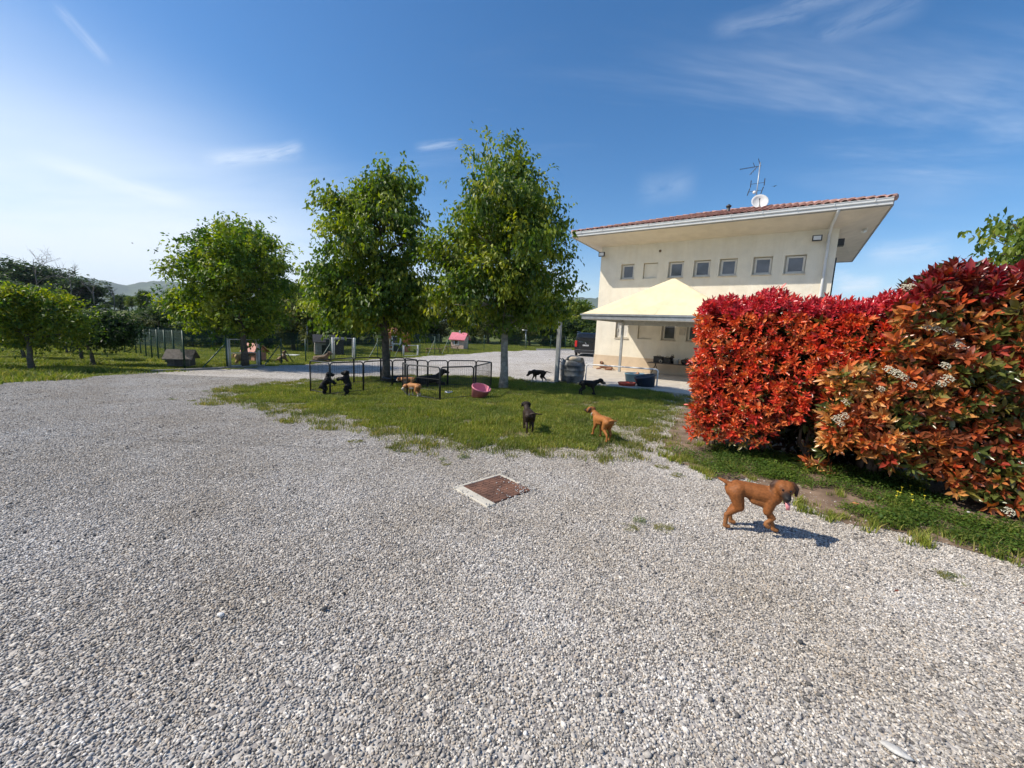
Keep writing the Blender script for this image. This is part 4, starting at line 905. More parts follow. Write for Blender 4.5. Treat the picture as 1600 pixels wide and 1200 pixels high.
# ------------------------------------------------------------------ red photinia hedge
RED = np.array([(.68, .075, .036), (.70, .13, .042), (.70, .21, .07), (.52, .045, .035), (.50, .11, .035), (.20, .15, .035)])
BRONZE = np.array([(.40, .095, .034), (.48, .17, .05), (.24, .07, .03), (.17, .15, .035), (.11, .13, .03), (.36, .05, .03), (.07, .09, .024)])
DRED = np.array([(.22, .02, .025), (.30, .03, .03), (.17, .03, .025), (.26, .06, .03)])
def sup(u, v, w):
    return None
def rosettes(cen, out, k, L0, L1, cols, upk=.35):
    """stars of k leaves round each twig end, opening outwards"""
    n = len(cen); axis = unit(out+np.array([0, 0, upk])+rng.normal(0, .35, (n, 3))); t1 = unit(np.cross(axis, rand_dir(n))); t2 = np.cross(axis, t1)
    kk = np.arange(k); ang = kk*2.399+0; el = np.linspace(.25, 1.15, k)      # inner leaves upright, outer ones spread
    A = np.repeat(ang[None], n, 0)+rng.normal(0, .3, (n, k)); E_ = np.repeat(el[None], n, 0)+rng.normal(0, .15, (n, k))
    ax = (axis[:, None]*np.cos(E_)[..., None]+(t1[:, None]*np.cos(A)[..., None]+t2[:, None]*np.sin(A)[..., None])*np.sin(E_)[..., None])
    nr = unit(axis[:, None]*np.sin(E_)[..., None]-(t1[:, None]*np.cos(A)[..., None]+t2[:, None]*np.sin(A)[..., None])*np.cos(E_)[..., None]+rng.normal(0, .25, (n, k, 3)))
    pos = cen[:, None]+ax*.012-axis[:, None]*(np.linspace(0, .05, k)[None, :, None])
    L_ = rng.uniform(L0, L1, (n, k))*np.repeat(rng.uniform(.75, 1.15, n)[:, None], k, 1); W_ = L_*rng.uniform(.32, .44, (n, k))
    c = np.repeat(cols[:, None], k, 1)*rng.uniform(.75, 1.25, (n, k, 1))
    return pos.reshape(-1, 3), ax.reshape(-1, 3), nr.reshape(-1, 3), L_.ravel(), W_.ravel(), c.reshape(-1, 3)
def hedge_surface(n, s0, s1, nf, nb, zlo, ztop, rnd, inset, caves=()):
    """points on and just inside a clipped box with round shoulders (front, top, left end), in hedge space (s,n,z)"""
    P = []; O = []
    while len(P) < n:
        m_ = n; s_ = rng.uniform(s0, s1, m_); nn = rng.uniform(nf, nb, m_); zb = zlo(s_); z_ = zb+(ztop(s_)-zb)*rng.random(m_)
        face = rng.choice(4, m_, p=[.58, .24, .12, .06]); dpt = rng.random(m_)**1.7*inset
        nn = np.where(face == 0, nf, nn); z_ = np.where(face == 1, ztop(s_), z_); s2 = np.where(face == 2, s0, np.where(face == 3, s1, s_))
        p = np.c_[s2, nn, z_]; c = np.c_[np.clip(s2, s0+rnd, s1-rnd), np.clip(nn, nf+rnd, nb-rnd), np.clip(z_, zb, ztop(s_)-rnd)]
        d = p-c; dl = np.linalg.norm(d, axis=1); ok = dl > 1e-6; p, c, d, dl, dpt = p[ok], c[ok], d[ok], dl[ok], dpt[ok]; o = d/dl[:, None]
        lump = .05*np.sin(p[:, 0]*5.1+1.3)*np.cos(p[:, 2]*4.7)+.035*np.sin(p[:, 0]*11+p[:, 2]*9)
        q_ = c+o*(np.minimum(dl, rnd)+lump-dpt)[:, None]
        for cs, cz_, rs, rz in caves:
            hit = ((q_[:, 0]-cs)/rs)**2+((q_[:, 2]-cz_)/rz)**2 < 1; hit &= q_[:, 1] < nf+.5; q_, o = q_[~hit], o[~hit]
        P += list(q_); O += list(o)
    return np.array(P[:n]), np.array(O[:n])
def to_world(P): return H0+P[:, :1]*D2+P[:, 1:2]*N2+np.c_[np.zeros((len(P), 2)), P[:, 2]]
def dir_world(O): return O[:, :1]*D2+O[:, 1:2]*N2+np.c_[np.zeros((len(O), 2)), O[:, 2]]
UL = np.zeros((1, 3)); _lv, _lf = leaf_geo8(UL, np.array([[1., 0, 0]]), np.array([[0, 0, 1.]]), np.array([1.]), np.array([.42]))
def hedge(name, label, parts, stems_at, flowers, seed_loc):
    root = empty(name, tuple(seed_loc)); pos = []; ax = []; nr = []; L_ = []; W_ = []; cc = []
    for P, O, k, l0, l1, cols in parts:
        r_ = rosettes(to_world(P), dir_world(O), k, l0, l1, cols)
        for lst, x in zip((pos, ax, nr, L_, W_, cc), r_): lst.append(x)
    pos, ax, nr, L_, W_, cc = [np.concatenate(x) for x in (pos, ax, nr, L_, W_, cc)]
    tocam = CP-pos; dist = np.linalg.norm(tocam, axis=1); facing = np.einsum('ij,ij->i', unit(tocam), unit(nr)); 
    d = unit(pos-CP); px = 800+FPX*(d@_R)/(d@_F); py = 600-FPX*(d@_U)/(d@_F); inview = (px > 5) & (px < 1590) & (py > 5)
    score = np.where(inview & (np.abs(facing) > .45), L_/dist*np.abs(facing), 0)
    # leaves that show largest, only those out on the surface
    pick = np.argsort(-score)[:300]; mask = np.ones(len(pos), bool); mask[pick] = False
    mats_ = []
    lm = []
    for i_, pc in enumerate([(.60, .06, .03), (.58, .16, .045), (.30, .07, .03), (.17, .15, .035), (.30, .03, .03), (.10, .12, .03), (.60, .30, .10), (.40, .095, .034)]):
        lm.append((np.array(pc), np_mesh('leaf', _lv, _lf, PHOT, np.repeat(np.array(pc)[None], 8, 0))))
    inv = Matrix.Translation(Vector(seed_loc)).inverted()
    for i_ in pick:
        a_ = Vector(ax[i_]).normalized(); s_ = a_.cross(Vector(nr[i_])).normalized(); u_ = s_.cross(a_)
        M_ = Matrix(((a_.x, -s_.x, u_.x, pos[i_][0]), (a_.y, -s_.y, u_.y, pos[i_][1]), (a_.z, -s_.z, u_.z, pos[i_][2]), (0, 0, 0, 1)))
        me = min(lm, key=lambda q_: np.abs(q_[0]-cc[i_]).sum())[1]; o = link('leaf', me, root); o.matrix_local = inv @ M_ @ Matrix.Scale(L_[i_], 4)
    v, f = leaf_geo8(pos[mask], ax[mask], nr[mask], L_[mask], W_[mask]); o = link('foliage', np_mesh('foliage', v-np.array(seed_loc), f, PHOT, np.repeat(cc[mask], 8, 0)), root); o['kind'] = 'stuff'
    m = MB()
    for s_, n_, h in stems_at:
        b_ = to_world(np.array([[s_, n_, -.05]]))[0]-np.array(seed_loc)
        for k in range(5):
            t_ = to_world(np.array([[s_+rng.normal(0, .12), n_+rng.normal(0, .12), h*rng.uniform(.6, .88)]]))[0]-np.array(seed_loc)
            pts = limb(m, b_+rng.normal(0, .03, 3)*np.array([1, 1, 0]), t_, .026, .008, .08, 6)
            for q_ in range(7):
                e_ = pts[rng.integers(2, 7)]; limb(m, e_, e_+rng.normal(0, .13, 3)+np.array([0, 0, .05]), .008, .003, .1, 3)
    m.build('stems', mat('hedge stem', (.13, .09, .065), .85, .3, 20), root, True)
    # flower heads: domes of tiny white florets
    if flowers:
        fv = MB()
        for k in range(70):
            a_ = rng.uniform(0, 6.28); r_ = math.sqrt(rng.random()); x, y = math.cos(a_)*r_, math.sin(a_)*r_; fv.ball((x, y, .45*math.sqrt(max(0, 1-r_*r_))+rng.normal(0, .05)), rng.uniform(.07, .12), 5, 3, (1, 1, .6))
        fm = fv.mesh('flower_head', mat('creamy floret', (.70, .66, .50), .7, .12, 3), True)
        for px, py, n_, sz in flowers:
            p0 = H0+N2*n_; d = ray(px, py); t_ = ((p0-CP)@N2)/(d@N2); p = CP+d*t_
            o = link('flower_head', fm, root); o.location = p-np.array(seed_loc); o.scale = (sz, sz, sz)
            o.rotation_euler = Vector((-.35, -.75, .75)).to_track_quat('Z', 'Y').to_euler()
    tag(root, label, 'hedge'); return root
def pickc(pal, n, p=None): return pal[rng.choice(len(pal), n, p=p)]

def core_pts(n, s0, s1, n0, n1, z0, z1):
    s_ = rng.uniform(s0, s1, n); zb, zt_ = z0(s_), z1(s_); P = np.c_[s_, rng.uniform(n0, n1, n), zb+(zt_-zb)*rng.random(n)]
    return P, unit(rng.normal(0, 1, (n, 3))+np.array([0, -1.0, .2]))
CORE = np.array([(.030, .040, .014), (.045, .050, .016), (.06, .03, .016), (.025, .03, .012)])  # very dark leaf colours stand in for shade deep inside the hedges
# clipped red hedge (left): nearest end at s=-.15
zt = lambda s: 2.13+.012*np.sin(s*3); zl = lambda s: .22+.18*np.clip((s-.8)/.4, 0, 1)
P, O = hedge_surface(2750, -.20, 2.35, -.16, 1.25, zl, zt, .17, .22, caves=((1.16, .28, .34, .36), (1.2, .95, .07, .22)))
c = pickc(RED, len(P), [.30, .27, .22, .09, .08, .04]); up_ = P[:, 2] > 1.9; c[up_] = pickc(np.array([(.60, .045, .06), (.52, .045, .06), (.62, .07, .055)]), up_.sum())  # pinker leaves up there paint the sky's reflection onto the hedge top
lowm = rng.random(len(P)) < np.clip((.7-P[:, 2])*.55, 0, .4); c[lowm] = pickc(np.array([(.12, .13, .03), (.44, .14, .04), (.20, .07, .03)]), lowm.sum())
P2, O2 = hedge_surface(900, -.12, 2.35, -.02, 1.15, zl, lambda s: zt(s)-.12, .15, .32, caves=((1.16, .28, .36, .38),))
c2 = pickc(np.array([(.13, .02, .015), (.20, .03, .02), (.08, .09, .02), (.05, .06, .015)]), len(P2))  # inner leaves coloured dark so gaps between the rosettes look shaded
P3, O3 = core_pts(1500, -.02, 2.35, .12, .9, lambda s: zl(s)+.02, lambda s: zt(s)-.22); k_ = ~((P3[:, 0] > .9) & (P3[:, 0] < 1.45) & (P3[:, 2] < .5) & (P3[:, 1] < .5)); P4, O4 = core_pts(260, .8, 2.3, .65, 1.2, lambda s: s*0+.06, lambda s: s*0+.6); P3, O3 = np.vstack([P3[k_], P4]), np.vstack([O3[k_], O4]); c3 = pickc(CORE, len(P3))  # low dark leaves added at the back of the cave in place of shade
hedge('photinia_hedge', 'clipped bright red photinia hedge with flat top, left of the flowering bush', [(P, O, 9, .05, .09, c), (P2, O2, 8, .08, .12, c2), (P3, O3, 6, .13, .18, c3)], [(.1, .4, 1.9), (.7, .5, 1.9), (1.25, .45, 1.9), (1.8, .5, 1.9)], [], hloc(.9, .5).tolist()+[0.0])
# looser flowering bush (right): taller, nearer, coppery and green leaves
zt = lambda s: 2.20+.17*np.clip((s-1.6)/.5, 0, 1)+.02*np.sin(s*4); zl = lambda s: .42-.40*np.clip((s-1.6)/1.3, 0, 1)
def bush(n, off, inset, rnd=.26):
    P, O = hedge_surface(n, 1.28, 4.3, -.42+off, 1.3, zl, zt, rnd, inset)
    # leans in over the left hedge: cut the upper left shoulder
    k = ~((P[:, 2] > 1.55+(P[:, 0]-1.28)*.9) & (P[:, 0] < 2.0)); k &= ~((P[:, 0] < 1.75) & (P[:, 2] > 1.35) & (P[:, 1] < -.1)); return P[k], O[k]
P, O = bush(2900, 0, .24); n = len(P)
warm = np.clip(1.15-(P[:, 0]-1.3)*.95+rng.normal(0, .25, n), 0, 1); c = np.where((rng.random(n) < warm*.75)[:, None], pickc(np.array([(.58, .16, .045), (.60, .28, .085), (.56, .09, .03), (.46, .18, .045), (.62, .35, .13)]), n), pickc(BRONZE, n, [.15, .12, .16, .22, .19, .07, .09]))
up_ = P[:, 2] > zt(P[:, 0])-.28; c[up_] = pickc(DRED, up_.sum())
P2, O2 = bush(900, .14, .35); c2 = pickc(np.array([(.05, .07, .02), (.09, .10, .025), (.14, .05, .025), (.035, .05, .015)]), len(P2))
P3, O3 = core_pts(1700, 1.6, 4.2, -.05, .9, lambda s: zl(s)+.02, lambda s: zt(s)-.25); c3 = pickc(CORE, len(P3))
FL = [(1414, 450, -.2, .05), (1424, 448, -.2, .04), (1470, 449, -.3, .055), (1484, 446, -.3, .055), (1498, 450, -.3, .045), (1537, 442, -.35, .03), (1448, 512, -.44, .042), (1462, 514, -.44, .04), (1482, 517, -.45, .04), (1496, 540, -.46, .05), (1388, 578, -.42, .05), (1400, 584, -.43, .055), (1412, 590, -.43, .045), (1476, 572, -.46, .045), (1480, 592, -.46, .05), (1470, 600, -.46, .04),
      (1425, 602, -.45, .038), (1376, 608, -.43, .036), (1322, 628, -.42, .045), (1306, 655, -.42, .045), (1318, 650, -.42, .05), (1313, 662, -.42, .04), (1575, 800, -.66, .045), (1330, 588, -.3, .03)]
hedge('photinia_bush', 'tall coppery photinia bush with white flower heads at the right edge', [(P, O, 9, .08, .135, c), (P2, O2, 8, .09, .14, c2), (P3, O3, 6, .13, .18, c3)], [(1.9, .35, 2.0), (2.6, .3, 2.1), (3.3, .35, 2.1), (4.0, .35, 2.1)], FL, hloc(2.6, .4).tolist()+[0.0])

# ------------------------------------------------------------------ drain cover in the gravel
RUST = mat('rusty iron', (.17, .085, .055), .85, .45, 7, .7, 90, col2=(.085, .045, .033), metal=.2)
PALEC = mat('pale concrete rim', (.54, .50, .42), .9, .1, 6, .4, 70)
dc = at_ground(777, 764.5); drain = empty('drain_cover', (dc[0], dc[1], 0.0), math.radians(43)); tag(drain, 'square rusty iron drain cover in a pale concrete rim set in the gravel', 'drain cover')
h = .245
m = MB(); rim = .035
m.box(-h-.10, h+rim, h, h+rim, -.03, .018); m.box(-h-.10, -h, -h-.02, h, -.03, .0175); m.box(h, h+rim, -h*.2, h, -.03, .0165); m.build('rim', PALEC, drain, bevel=.006)
m = MB(); m.box(-h+.006, h-.006, -h+.006, h-.006, -.02, .016); plate = m.build('plate', RUST, drain, bevel=.003)
m = MB()
for i in range(11):
    for j in range(11):
        x, y = -.225+i*.045, -.225+j*.045; s_ = .016; a_ = .6 if (i+j) % 2 else -.6
        ca, sa = math.cos(a_), math.sin(a_); pts = [(x+ca*u*s_-sa*v*.006, y+sa*u*s_+ca*v*.006) for u, v in ((-1, -1), (1, -1), (1, 1), (-1, 1))]
        m.hexa([(p[0], p[1], .015) for p in pts]+[(p[0], p[1], .0195) for p in pts])
o = m.build('tread_pattern', RUST, plate); o['kind'] = 'stuff'
# loose stones lying on the plate, dead leaf, pale flat stone
sv = MB()
for k in range(420):
    x, y = rng.uniform(-h-.14, h+.06), rng.uniform(-h-.06, h+.06)
    if x-y < rng.uniform(-.1, .55) and not (x < -h-.02 and rng.random() < .35) and not (abs(y) > h and rng.random() < .5): continue
    if rng.random() < .45 and abs(x) < h*.8 and abs(y) < h*.8: continue
    sv.ball((x, y, .021), rng.uniform(.004, .009), 6, 4, (1.2, .9, .6))
o = sv.build('scattered_pebbles', mat('light pebble', (.50, .48, .45), .8, .2, 30), None, True); o.location = drain.location; o.rotation_euler = drain.rotation_euler; tag(o, 'few pale pebbles strewn over the rusty drain cover', 'pebbles', None, 'stuff')
def stone(px, py, l, w, t, matl, label, rz, name='stone'):
    p = at_ground(px, py); v = IV*np.array([l, w, t])*(1+rng.normal(0, .07, (len(IV), 1))); o = link(name, np_mesh(name, v, IF, matl, None, True)); o.location = (p[0], p[1], gzf(p[0], p[1])+t*.6+.012); o.rotation_euler = (0, .05, rz); tag(o, label, 'stone'); return o
WST = mat('white limestone', (.72, .70, .66), .8, .12, 20, .5, 80)
stone(1398, 1178, .052, .021, .010, mat('grey white stone', (.56, .54, .50), .8, .15, 20, .5, 80), 'long flat white stone lying in the gravel at bottom right', -.75)
stone(1512, 783+20, .02, .014, .010, WST, 'small white stone beside the weeds under the bush', .3)
stone(706, 681, .028, .02, .016, WST, 'lone white stone on the near edge of the grass island', .1)
stone(1250, 1007, .017, .012, .009, mat('dark stone', (.07, .07, .07), .8, .2, 20), 'single dark grey stone in the right foreground gravel', .6)
stone(507, 955, .017, .013, .010, MATS['dark stone'], 'small dark stone in the left foreground gravel', .6)
stone(345, 935+30, .018, .013, .011, WST, 'small white stone in the left foreground gravel', .2)
def fallen_leaf(px, py, L_, col, label, rz):
    p = at_ground(px, py); v, f = leaf_geo(np.zeros((1, 3)), np.array([[math.cos(rz), math.sin(rz), .12]]), np.array([[0, -.3, 1.]]), np.array([L_]), np.array([L_*.4]), .2, .05)
    o = link('fallen_leaf', np_mesh('fallen_leaf', v, f, PHOT, np.repeat(np.array([col]), 5, 0))); o.location = (p[0], p[1], gzf(p[0], p[1])+.05); tag(o, label, 'leaf')
fallen_leaf(1326, 794, .085, (.55, .25, .10), 'fallen orange leaf on the weeds right of the tan dog', -.25)
fallen_leaf(1592, 953, .06, (.18, .04, .03), 'fallen dark red leaf on the gravel at the right edge', -.6)
fallen_leaf(1395, 935, .04, (.22, .07, .04), 'small fallen brown leaf on the gravel below the bush', .2)
# yellow buttercups in the weeds
fl = empty('buttercup_patch', tuple(at_ground(1412, 770))); tag(fl, 'patch of small yellow flowers in the weeds under the bush', 'flowers')
YEL = mat('yellow petal', (.72, .60, .03), .5, .08, 10); b0 = np.array(fl.location)
for px, py in ((1407, 776), (1420, 773), (1435, 777), (1441, 779), (1400, 783), (1404, 785), (1422, 788), (1442, 790), (1423, 797), (1398, 790)):
    p = at_ground(px, py)+np.array([0, 0, .10]); p = CP+(p-CP)*1.0; d = p-b0; m = MB(); m.lathe([(.001, 0), (.007, .003), (.010, .009), (.007, .006), (.001, .002)], 8, d); m.tube([d+np.array([0, 0, -.09]), d], .001, 4); m.build('flower', YEL, fl, True)

# ------------------------------------------------------------------ dog playpen on the lawn
pen = empty('dog_playpen', tuple(at_ground(620, 612))); tag(pen, 'black wire puppy playpen of hinged panels on the grass island', 'playpen'); pb = np.array(pen.location)
def gpt(px, py): return at_ground(px, py)
def panel(a, b, hgt=.78):
    a, b = np.array(a)-pb, np.array(b)-pb; d = b-a; L_ = np.linalg.norm(d); u = d/L_; a = a+u*.012; b = b-u*.012; L_ -= .024; r = .07; Z = np.array([0, 0, 1.0]); pts = [a-Z*.04, a+Z*(hgt-r)]
    for t in np.linspace(.25, 1.57, 4): pts.append(a+u*r*(1-math.cos(t))+Z*(hgt-r+r*math.sin(t)))
    for t in np.linspace(1.57, .25, 4): pts.append(b-u*r*(1-math.cos(t))+Z*(hgt-r+r*math.sin(t)))
    pts += [b+Z*(hgt-r), b-Z*.04]; m = MB(); m.tube(pts, .0165, 8); m.tube([a+Z*.06, b+Z*.06], .008, 6); p = m.build('panel', DARKST, pen, True)
    w = MB(); n = max(3, int(L_/.055))
    for k in range(1, n): q = a+u*L_*k/n; w.tube([q+Z*.06, q+Z*(hgt-.01)], .0022, 4, False)
    for z_ in (.25, .5): w.tube([a+Z*z_, b+Z*z_], .0022, 4, False)
    o = w.build('wires', DARKST, p); o['kind'] = 'stuff'
A_, B_, C1, D1, E1 = gpt(485, 613), gpt(516, 619), gpt(553, 600), gpt(568, 613), gpt(613, 606)
C2, C3, F1 = gpt(595, 597), gpt(633, 598), gpt(652, 604)
M1, M2, M3, M4, M5, M6, M7 = gpt(636, 620), gpt(687, 627), gpt(739, 622), gpt(767, 607), gpt(743, 603), gpt(699, 604), gpt(668, 606)
for a, b in ((A_, B_), (B_, D1), (D1, E1), (A_, C1), (C1, C2), (C2, C3), (C3, F1), (E1, F1), (M1, M2), (M2, M3), (M3, M4), (M4, M5), (M5, M6), (M6, M7), (M7, F1), (gpt(629, 613), M1)): panel(a, b)
def tub(name, px, py, r, hgt, matl, label, sy=.75, tilt=(0, 0, 0), taper=.8, inner=None, cat='tub'):
    p = at_ground(px, py); m = MB(); m.lathe([(.001, .012), (r*taper*.95, .012), (r*.94, hgt-.02), (r*.97, hgt), (r*1.04, hgt-.005), (r*1.03, hgt-.035), (r*.985, hgt-.04), (r*taper, 0), (.001, 0)], 32, (0, 0, 0), sy)
    o = m.build(name, matl, None, True); o.location = (p[0], p[1], gzf(p[0], p[1])+.02); o.rotation_euler = tilt; tag(o, label, cat); return o
PINK = mat('pink plastic', (.74, .24, .31), .4, .08, 4); NAVY = mat('navy plastic', (.03, .045, .07), .4, .15, 4); TEAL = mat('blue plastic', (.09, .20, .27), .4, .15, 4); REDP = mat('red plastic', (.50, .07, .035), .45, .15, 4)
tub('plastic_tub', 747, 622, .235, .30, PINK, 'pink plastic tub tipped on the grass by the playpen', .8, (.42, .15, .4), .72)
tub('plastic_tub', 621, 598, .46, .17, NAVY, 'wide dark round basin at the foot of the dark tree trunk', .8, (0.0, 0, 0), .85)
m = MB(); m.lathe([(.001, .008), (.06, .008), (.085, .045), (.10, .047), (.105, .04), (.115, .0), (.001, 0)], 24); o = m.build('feeding_bowl', mat('stainless steel', (.6, .6, .6), .25, .05, metal=.9), None, True); p = at_ground(701, 616); o.location = (p[0], p[1], gzf(p[0], p[1])+.03); tag(o, 'steel feeding bowl on the grass inside the playpen', 'bowl')

# ------------------------------------------------------------------ barrel, tubs and table by the house
bp_ = at_ground(893, 598); bar = empty('plastic_barrel', tuple(bp_)); tag(bar, 'dented translucent grey plastic barrel beside the steel post', 'barrel')
GREYP = mat('grey barrel plastic', (.17, .175, .175), .35, .35, 4.0, .2, 12, col2=(.035, .037, .04))
m = MB(); n = 30; prof = [(.30, 0), (.36, .03), (.40, .12), (.425, .25), (.44, .27), (.43, .30), (.44, .45), (.455, .47), (.44, .50), (.44, .62), (.45, .64), (.43, .67), (.40, .78), (.385, .80)]
vs = []; fs = []
for i, (r, z_) in enumerate(prof):
    for k in range(n):
        a_ = 2*math.pi*k/n; dent = 1-.10*math.exp(-((a_-4.4)/.5)**2-((z_-.5)/.25)**2); zz = z_+(.06*math.sin(a_*2+1)+.05*math.sin(a_*3) if i >= len(prof)-2 else 0); vs.append((r*dent*math.cos(a_), r*dent*math.sin(a_), zz))
for i in range(len(prof)-1):
    for k in range(n): k2 = (k+1) % n; fs.append((i*n+k, i*n+k2, (i+1)*n+k2, (i+1)*n+k))
m.add(vs, fs); m.build('drum', GREYP, bar, True)
m = MB(); m.lathe([(.001, .60), (.40, .60)], n); m.build('inside_fill', BLACK, bar)
m = MB(); m.tube([(-.42, -.1, .72), (-.55, -.1, .80), (-.62, -.1, .92), (-.52, -.05, .86), (-.30, .0, .80), (-.1, -.2, .86)], .018, 6); m.build('hose', BLACK, bar, True)
cu = link('cushion', np_mesh('cushion', IV*np.array([.26, .22, .13])*(1+rng.normal(0, .06, (len(IV), 1))), IF, mat('beige cloth', (.60, .50, .38), .9, .12, 8, .4, 40), None, True)); cu.location = bp_+np.array([.0, -.12, .86]); tag(cu, 'crumpled beige cushion stuffed in the top of the grey barrel', 'cushion')
tub('plastic_tub', 990, 601, .36, .40, TEAL, 'blue plastic tub with a dog curled up in it', .8, (0, 0, .3), .8)
tub('plastic_tub', 1010, 607, .36, .42, NAVY, 'dark navy plastic tub right of the blue tub', .8, (.0, -.22, .1), .72)
tub('plastic_tub', 979, 605.5, .30, .16, REDP, 'low red plastic basin in front of the blue tub', .8, (.0, 0, .1), .8)
tb = empty('trestle_table', tuple(house_pt(3.15, -1.0, .05)), AZ); tag(tb, 'folding trestle table against the house wall under the canopy', 'table')
tl = 2.6; tz = .62
m = MB(); m.box(0, tl, 0, .62, tz, tz+.035); m.build('table_top', WOODG, tb, bevel=.004)
for x in (.30, 2.3):
    for s_ in (-1, 1):
        m = MB(); m.tube([(x-.16*s_, .31-.25*s_, 0), (x+.10*s_, .31-.25*s_, tz)], .018, 6); m.tube([(x+.16*s_, .31+.25*s_, 0), (x-.10*s_, .31+.25*s_, tz)], .018, 6); m.build('leg', DARKST, tb)
def table_thing(name, x, y, w_, d_, h_, matl, label, cat, kind='box'):
    p = house_pt(3.15+x, -1.0+y, .05+tz+.036); o = empty(name, tuple(p), AZ)
    if kind == 'box':
        m = MB(); m.box(-w_/2, w_/2, -d_/2, d_/2, 0, h_); m.build('body', matl, o, bevel=.015); m = MB(); m.box(-w_/2-.012, w_/2+.012, -d_/2-.012, d_/2+.012, h_, h_+.03); m.build('lid', matl, o, bevel=.008)
        m = MB(); m.tube([(-w_*.2, 0, h_+.02), (-w_*.15, 0, h_+.08), (w_*.15, 0, h_+.08), (w_*.2, 0, h_+.02)], .009, 6); m.build('handle', matl, o)
    elif kind == 'bucket':
        m = MB(); m.lathe([(.001, .005), (w_*.36, .005), (w_*.48, h_), (w_*.53, h_), (w_*.53, h_-.03), (w_*.49, h_-.035), (w_*.38, 0), (.001, 0)], 20); m.build('body', matl, o, True); m = MB(); m.tube([(-w_*.5, 0, h_-.01), (-w_*.5, -.1, h_-.10), (0, -.16, h_-.16), (w_*.5, -.1, h_-.10), (w_*.5, 0, h_-.01)], .005, 5); m.build('handle', STEEL, o)
    else:
        v = IV*np.array([w_/2, d_/2, h_*.6])*(1+rng.normal(0, .09, (len(IV), 1))); v[:, 2] = np.maximum(v[:, 2]+h_*.4, 0); link('body', np_mesh('body', v, IF, matl, None, True), o)
        m = MB(); m.tube([(-w_*.2, 0, h_*.85), (-w_*.1, 0, h_*1.15), (w_*.1, 0, h_*1.15), (w_*.2, 0, h_*.85)], .012, 6); m.build('strap', matl, o)
    return tag(o, label, cat)
table_thing('tool_box', .42, .3, .40, .30, .27, BLACK, 'black tool box at the left end of the trestle table', 'box')
table_thing('tool_box', .82, .33, .36, .3, .24, BLACK, 'second black box on the trestle table, left of the white bucket', 'box')
table_thing('bucket', 1.24, .28, .28, .28, .27, mat('white bucket plastic', (.62, .60, .55), .5, .06), 'white bucket between the black boxes on the trestle table', 'bucket', 'bucket')
table_thing('holdall', 1.68, .3, .50, .32, .26, BLACK, 'soft black bag right of the white bucket on the table', 'bag', 'bag')
table_thing('holdall', 1.02, .42, .30, .2, .36, BLACK, 'slumped black bag behind the white bucket on the table', 'bag', 'bag')
m = MB(); m.lathe([(.05, 0), (.075, .012), (.075, .02), (.05, .03)], 20); m.lathe([(.03, .0), (.03, .06)], 12); o = m.build('tape_roll', mat('pale tape', (.55, .50, .42), .6), None, True); o.location = house_pt(3.15+.58, -1.0+.10, .05+tz+.12); o.rotation_euler = (math.pi/2, 0, AZ); tag(o, 'round pale tape reel leaning on the black tool box', 'tape reel')

# ------------------------------------------------------------------ black van at the far end of the yard
vp = at_ground(914, 557.2); van = empty('van', tuple(vp), math.radians(-14)); tag(van, 'black panel van parked tail-on beside the house', 'van')
VP = mat('black car paint', (.012, .013, .015), .22, .2, 2, spec=.6); VG = mat('tinted glass', (.02, .024, .028), .06, .2, 2, spec=.8); TLR = mat('tail lamp red', (.70, .03, .03), .2, .1, 4)
W_, Hh, Ln = 1.02, 2.22, 5.2
m = MB(); secs = []
for y, zt_, wt in ((0, 1.75, .86), (.06, 2.10, .86), (.35, 2.22, .88), (3.3, 2.22, .88), (3.9, 2.05, .86), (4.5, 1.35, .92), (5.15, 1.15, .88), (5.2, .7, .85)):
    ws = W_ if 0.03 < y < 5 else W_*.96
    secs.append([(-ws, y, .32), (-ws*1.0, y, .95 if zt_ > 1 else .5), (-ws*.97, y, min(1.25, zt_-.05)), (-wt, y, zt_-.10), (-wt+.12, y, zt_), (wt-.12, y, zt_), (wt, y, zt_-.10), (ws*.97, y, min(1.25, zt_-.05)), (ws, y, .95 if zt_ > 1 else .5), (ws, y, .32)])
vs = [p for s_ in secs for p in s_]; k = 10; fs = []
for i in range(len(secs)-1):
    for j in range(k-1): fs.append((i*k+j, i*k+j+1, (i+1)*k+j+1, (i+1)*k+j))
    fs.append((i*k+k-1, i*k, (i+1)*k, (i+1)*k+k-1))
fs += [tuple(range(k-1, -1, -1)), tuple((len(secs)-1)*k+j for j in range(k))]
m.add(vs, fs); body = m.build('body', VP, van, bevel=.05)
bm = bmesh.new(); bm.from_mesh(body.data); bmesh.ops.recalc_face_normals(bm, faces=bm.faces); bm.to_mesh(body.data); bm.free()
m = MB(); m.hexa([(-.72, -.012, 1.28), (.72, -.012, 1.28), (.72, .03, 1.28), (-.72, .03, 1.28), (-.66, .045, 1.98), (.66, .045, 1.98), (.66, .08, 1.98), (-.66, .08, 1.98)]); m.build('rear_window', VG, van, bevel=.03)
for s_ in (-1, 1):
    m = MB(); m.box(min(s_*.86, s_*1.0), max(s_*.80, s_*1.03), -.06, .14, .88, 1.45); m.build('tail_lamp', TLR, van, bevel=.02)
    m = MB(); m.box(s_*.93-.01, s_*.93+.01, .5, 3.0, 1.4, 1.95); m.build('side_window', VG, van)
    for y in (.9, 4.25):
        m = MB(); m.lathe([(.10, -.11), (.30, -.11), (.345, -.08), (.35, 0), (.345, .08), (.30, .11), (.10, .11)], 22); o = m.build('wheel', mat('tyre', (.02, .02, .02), .85), van, True); o.matrix_local = Matrix.Translation((s_*.90, y, .35)) @ Matrix.Rotation(math.pi/2, 4, 'Y')
        m = MB(); m.lathe([(.001, -.112), (.20, -.112), (.23, -.09), (.23, .09), (.20, .112), (.001, .112)], 16); o2 = m.build('rim', STEEL, o, True)
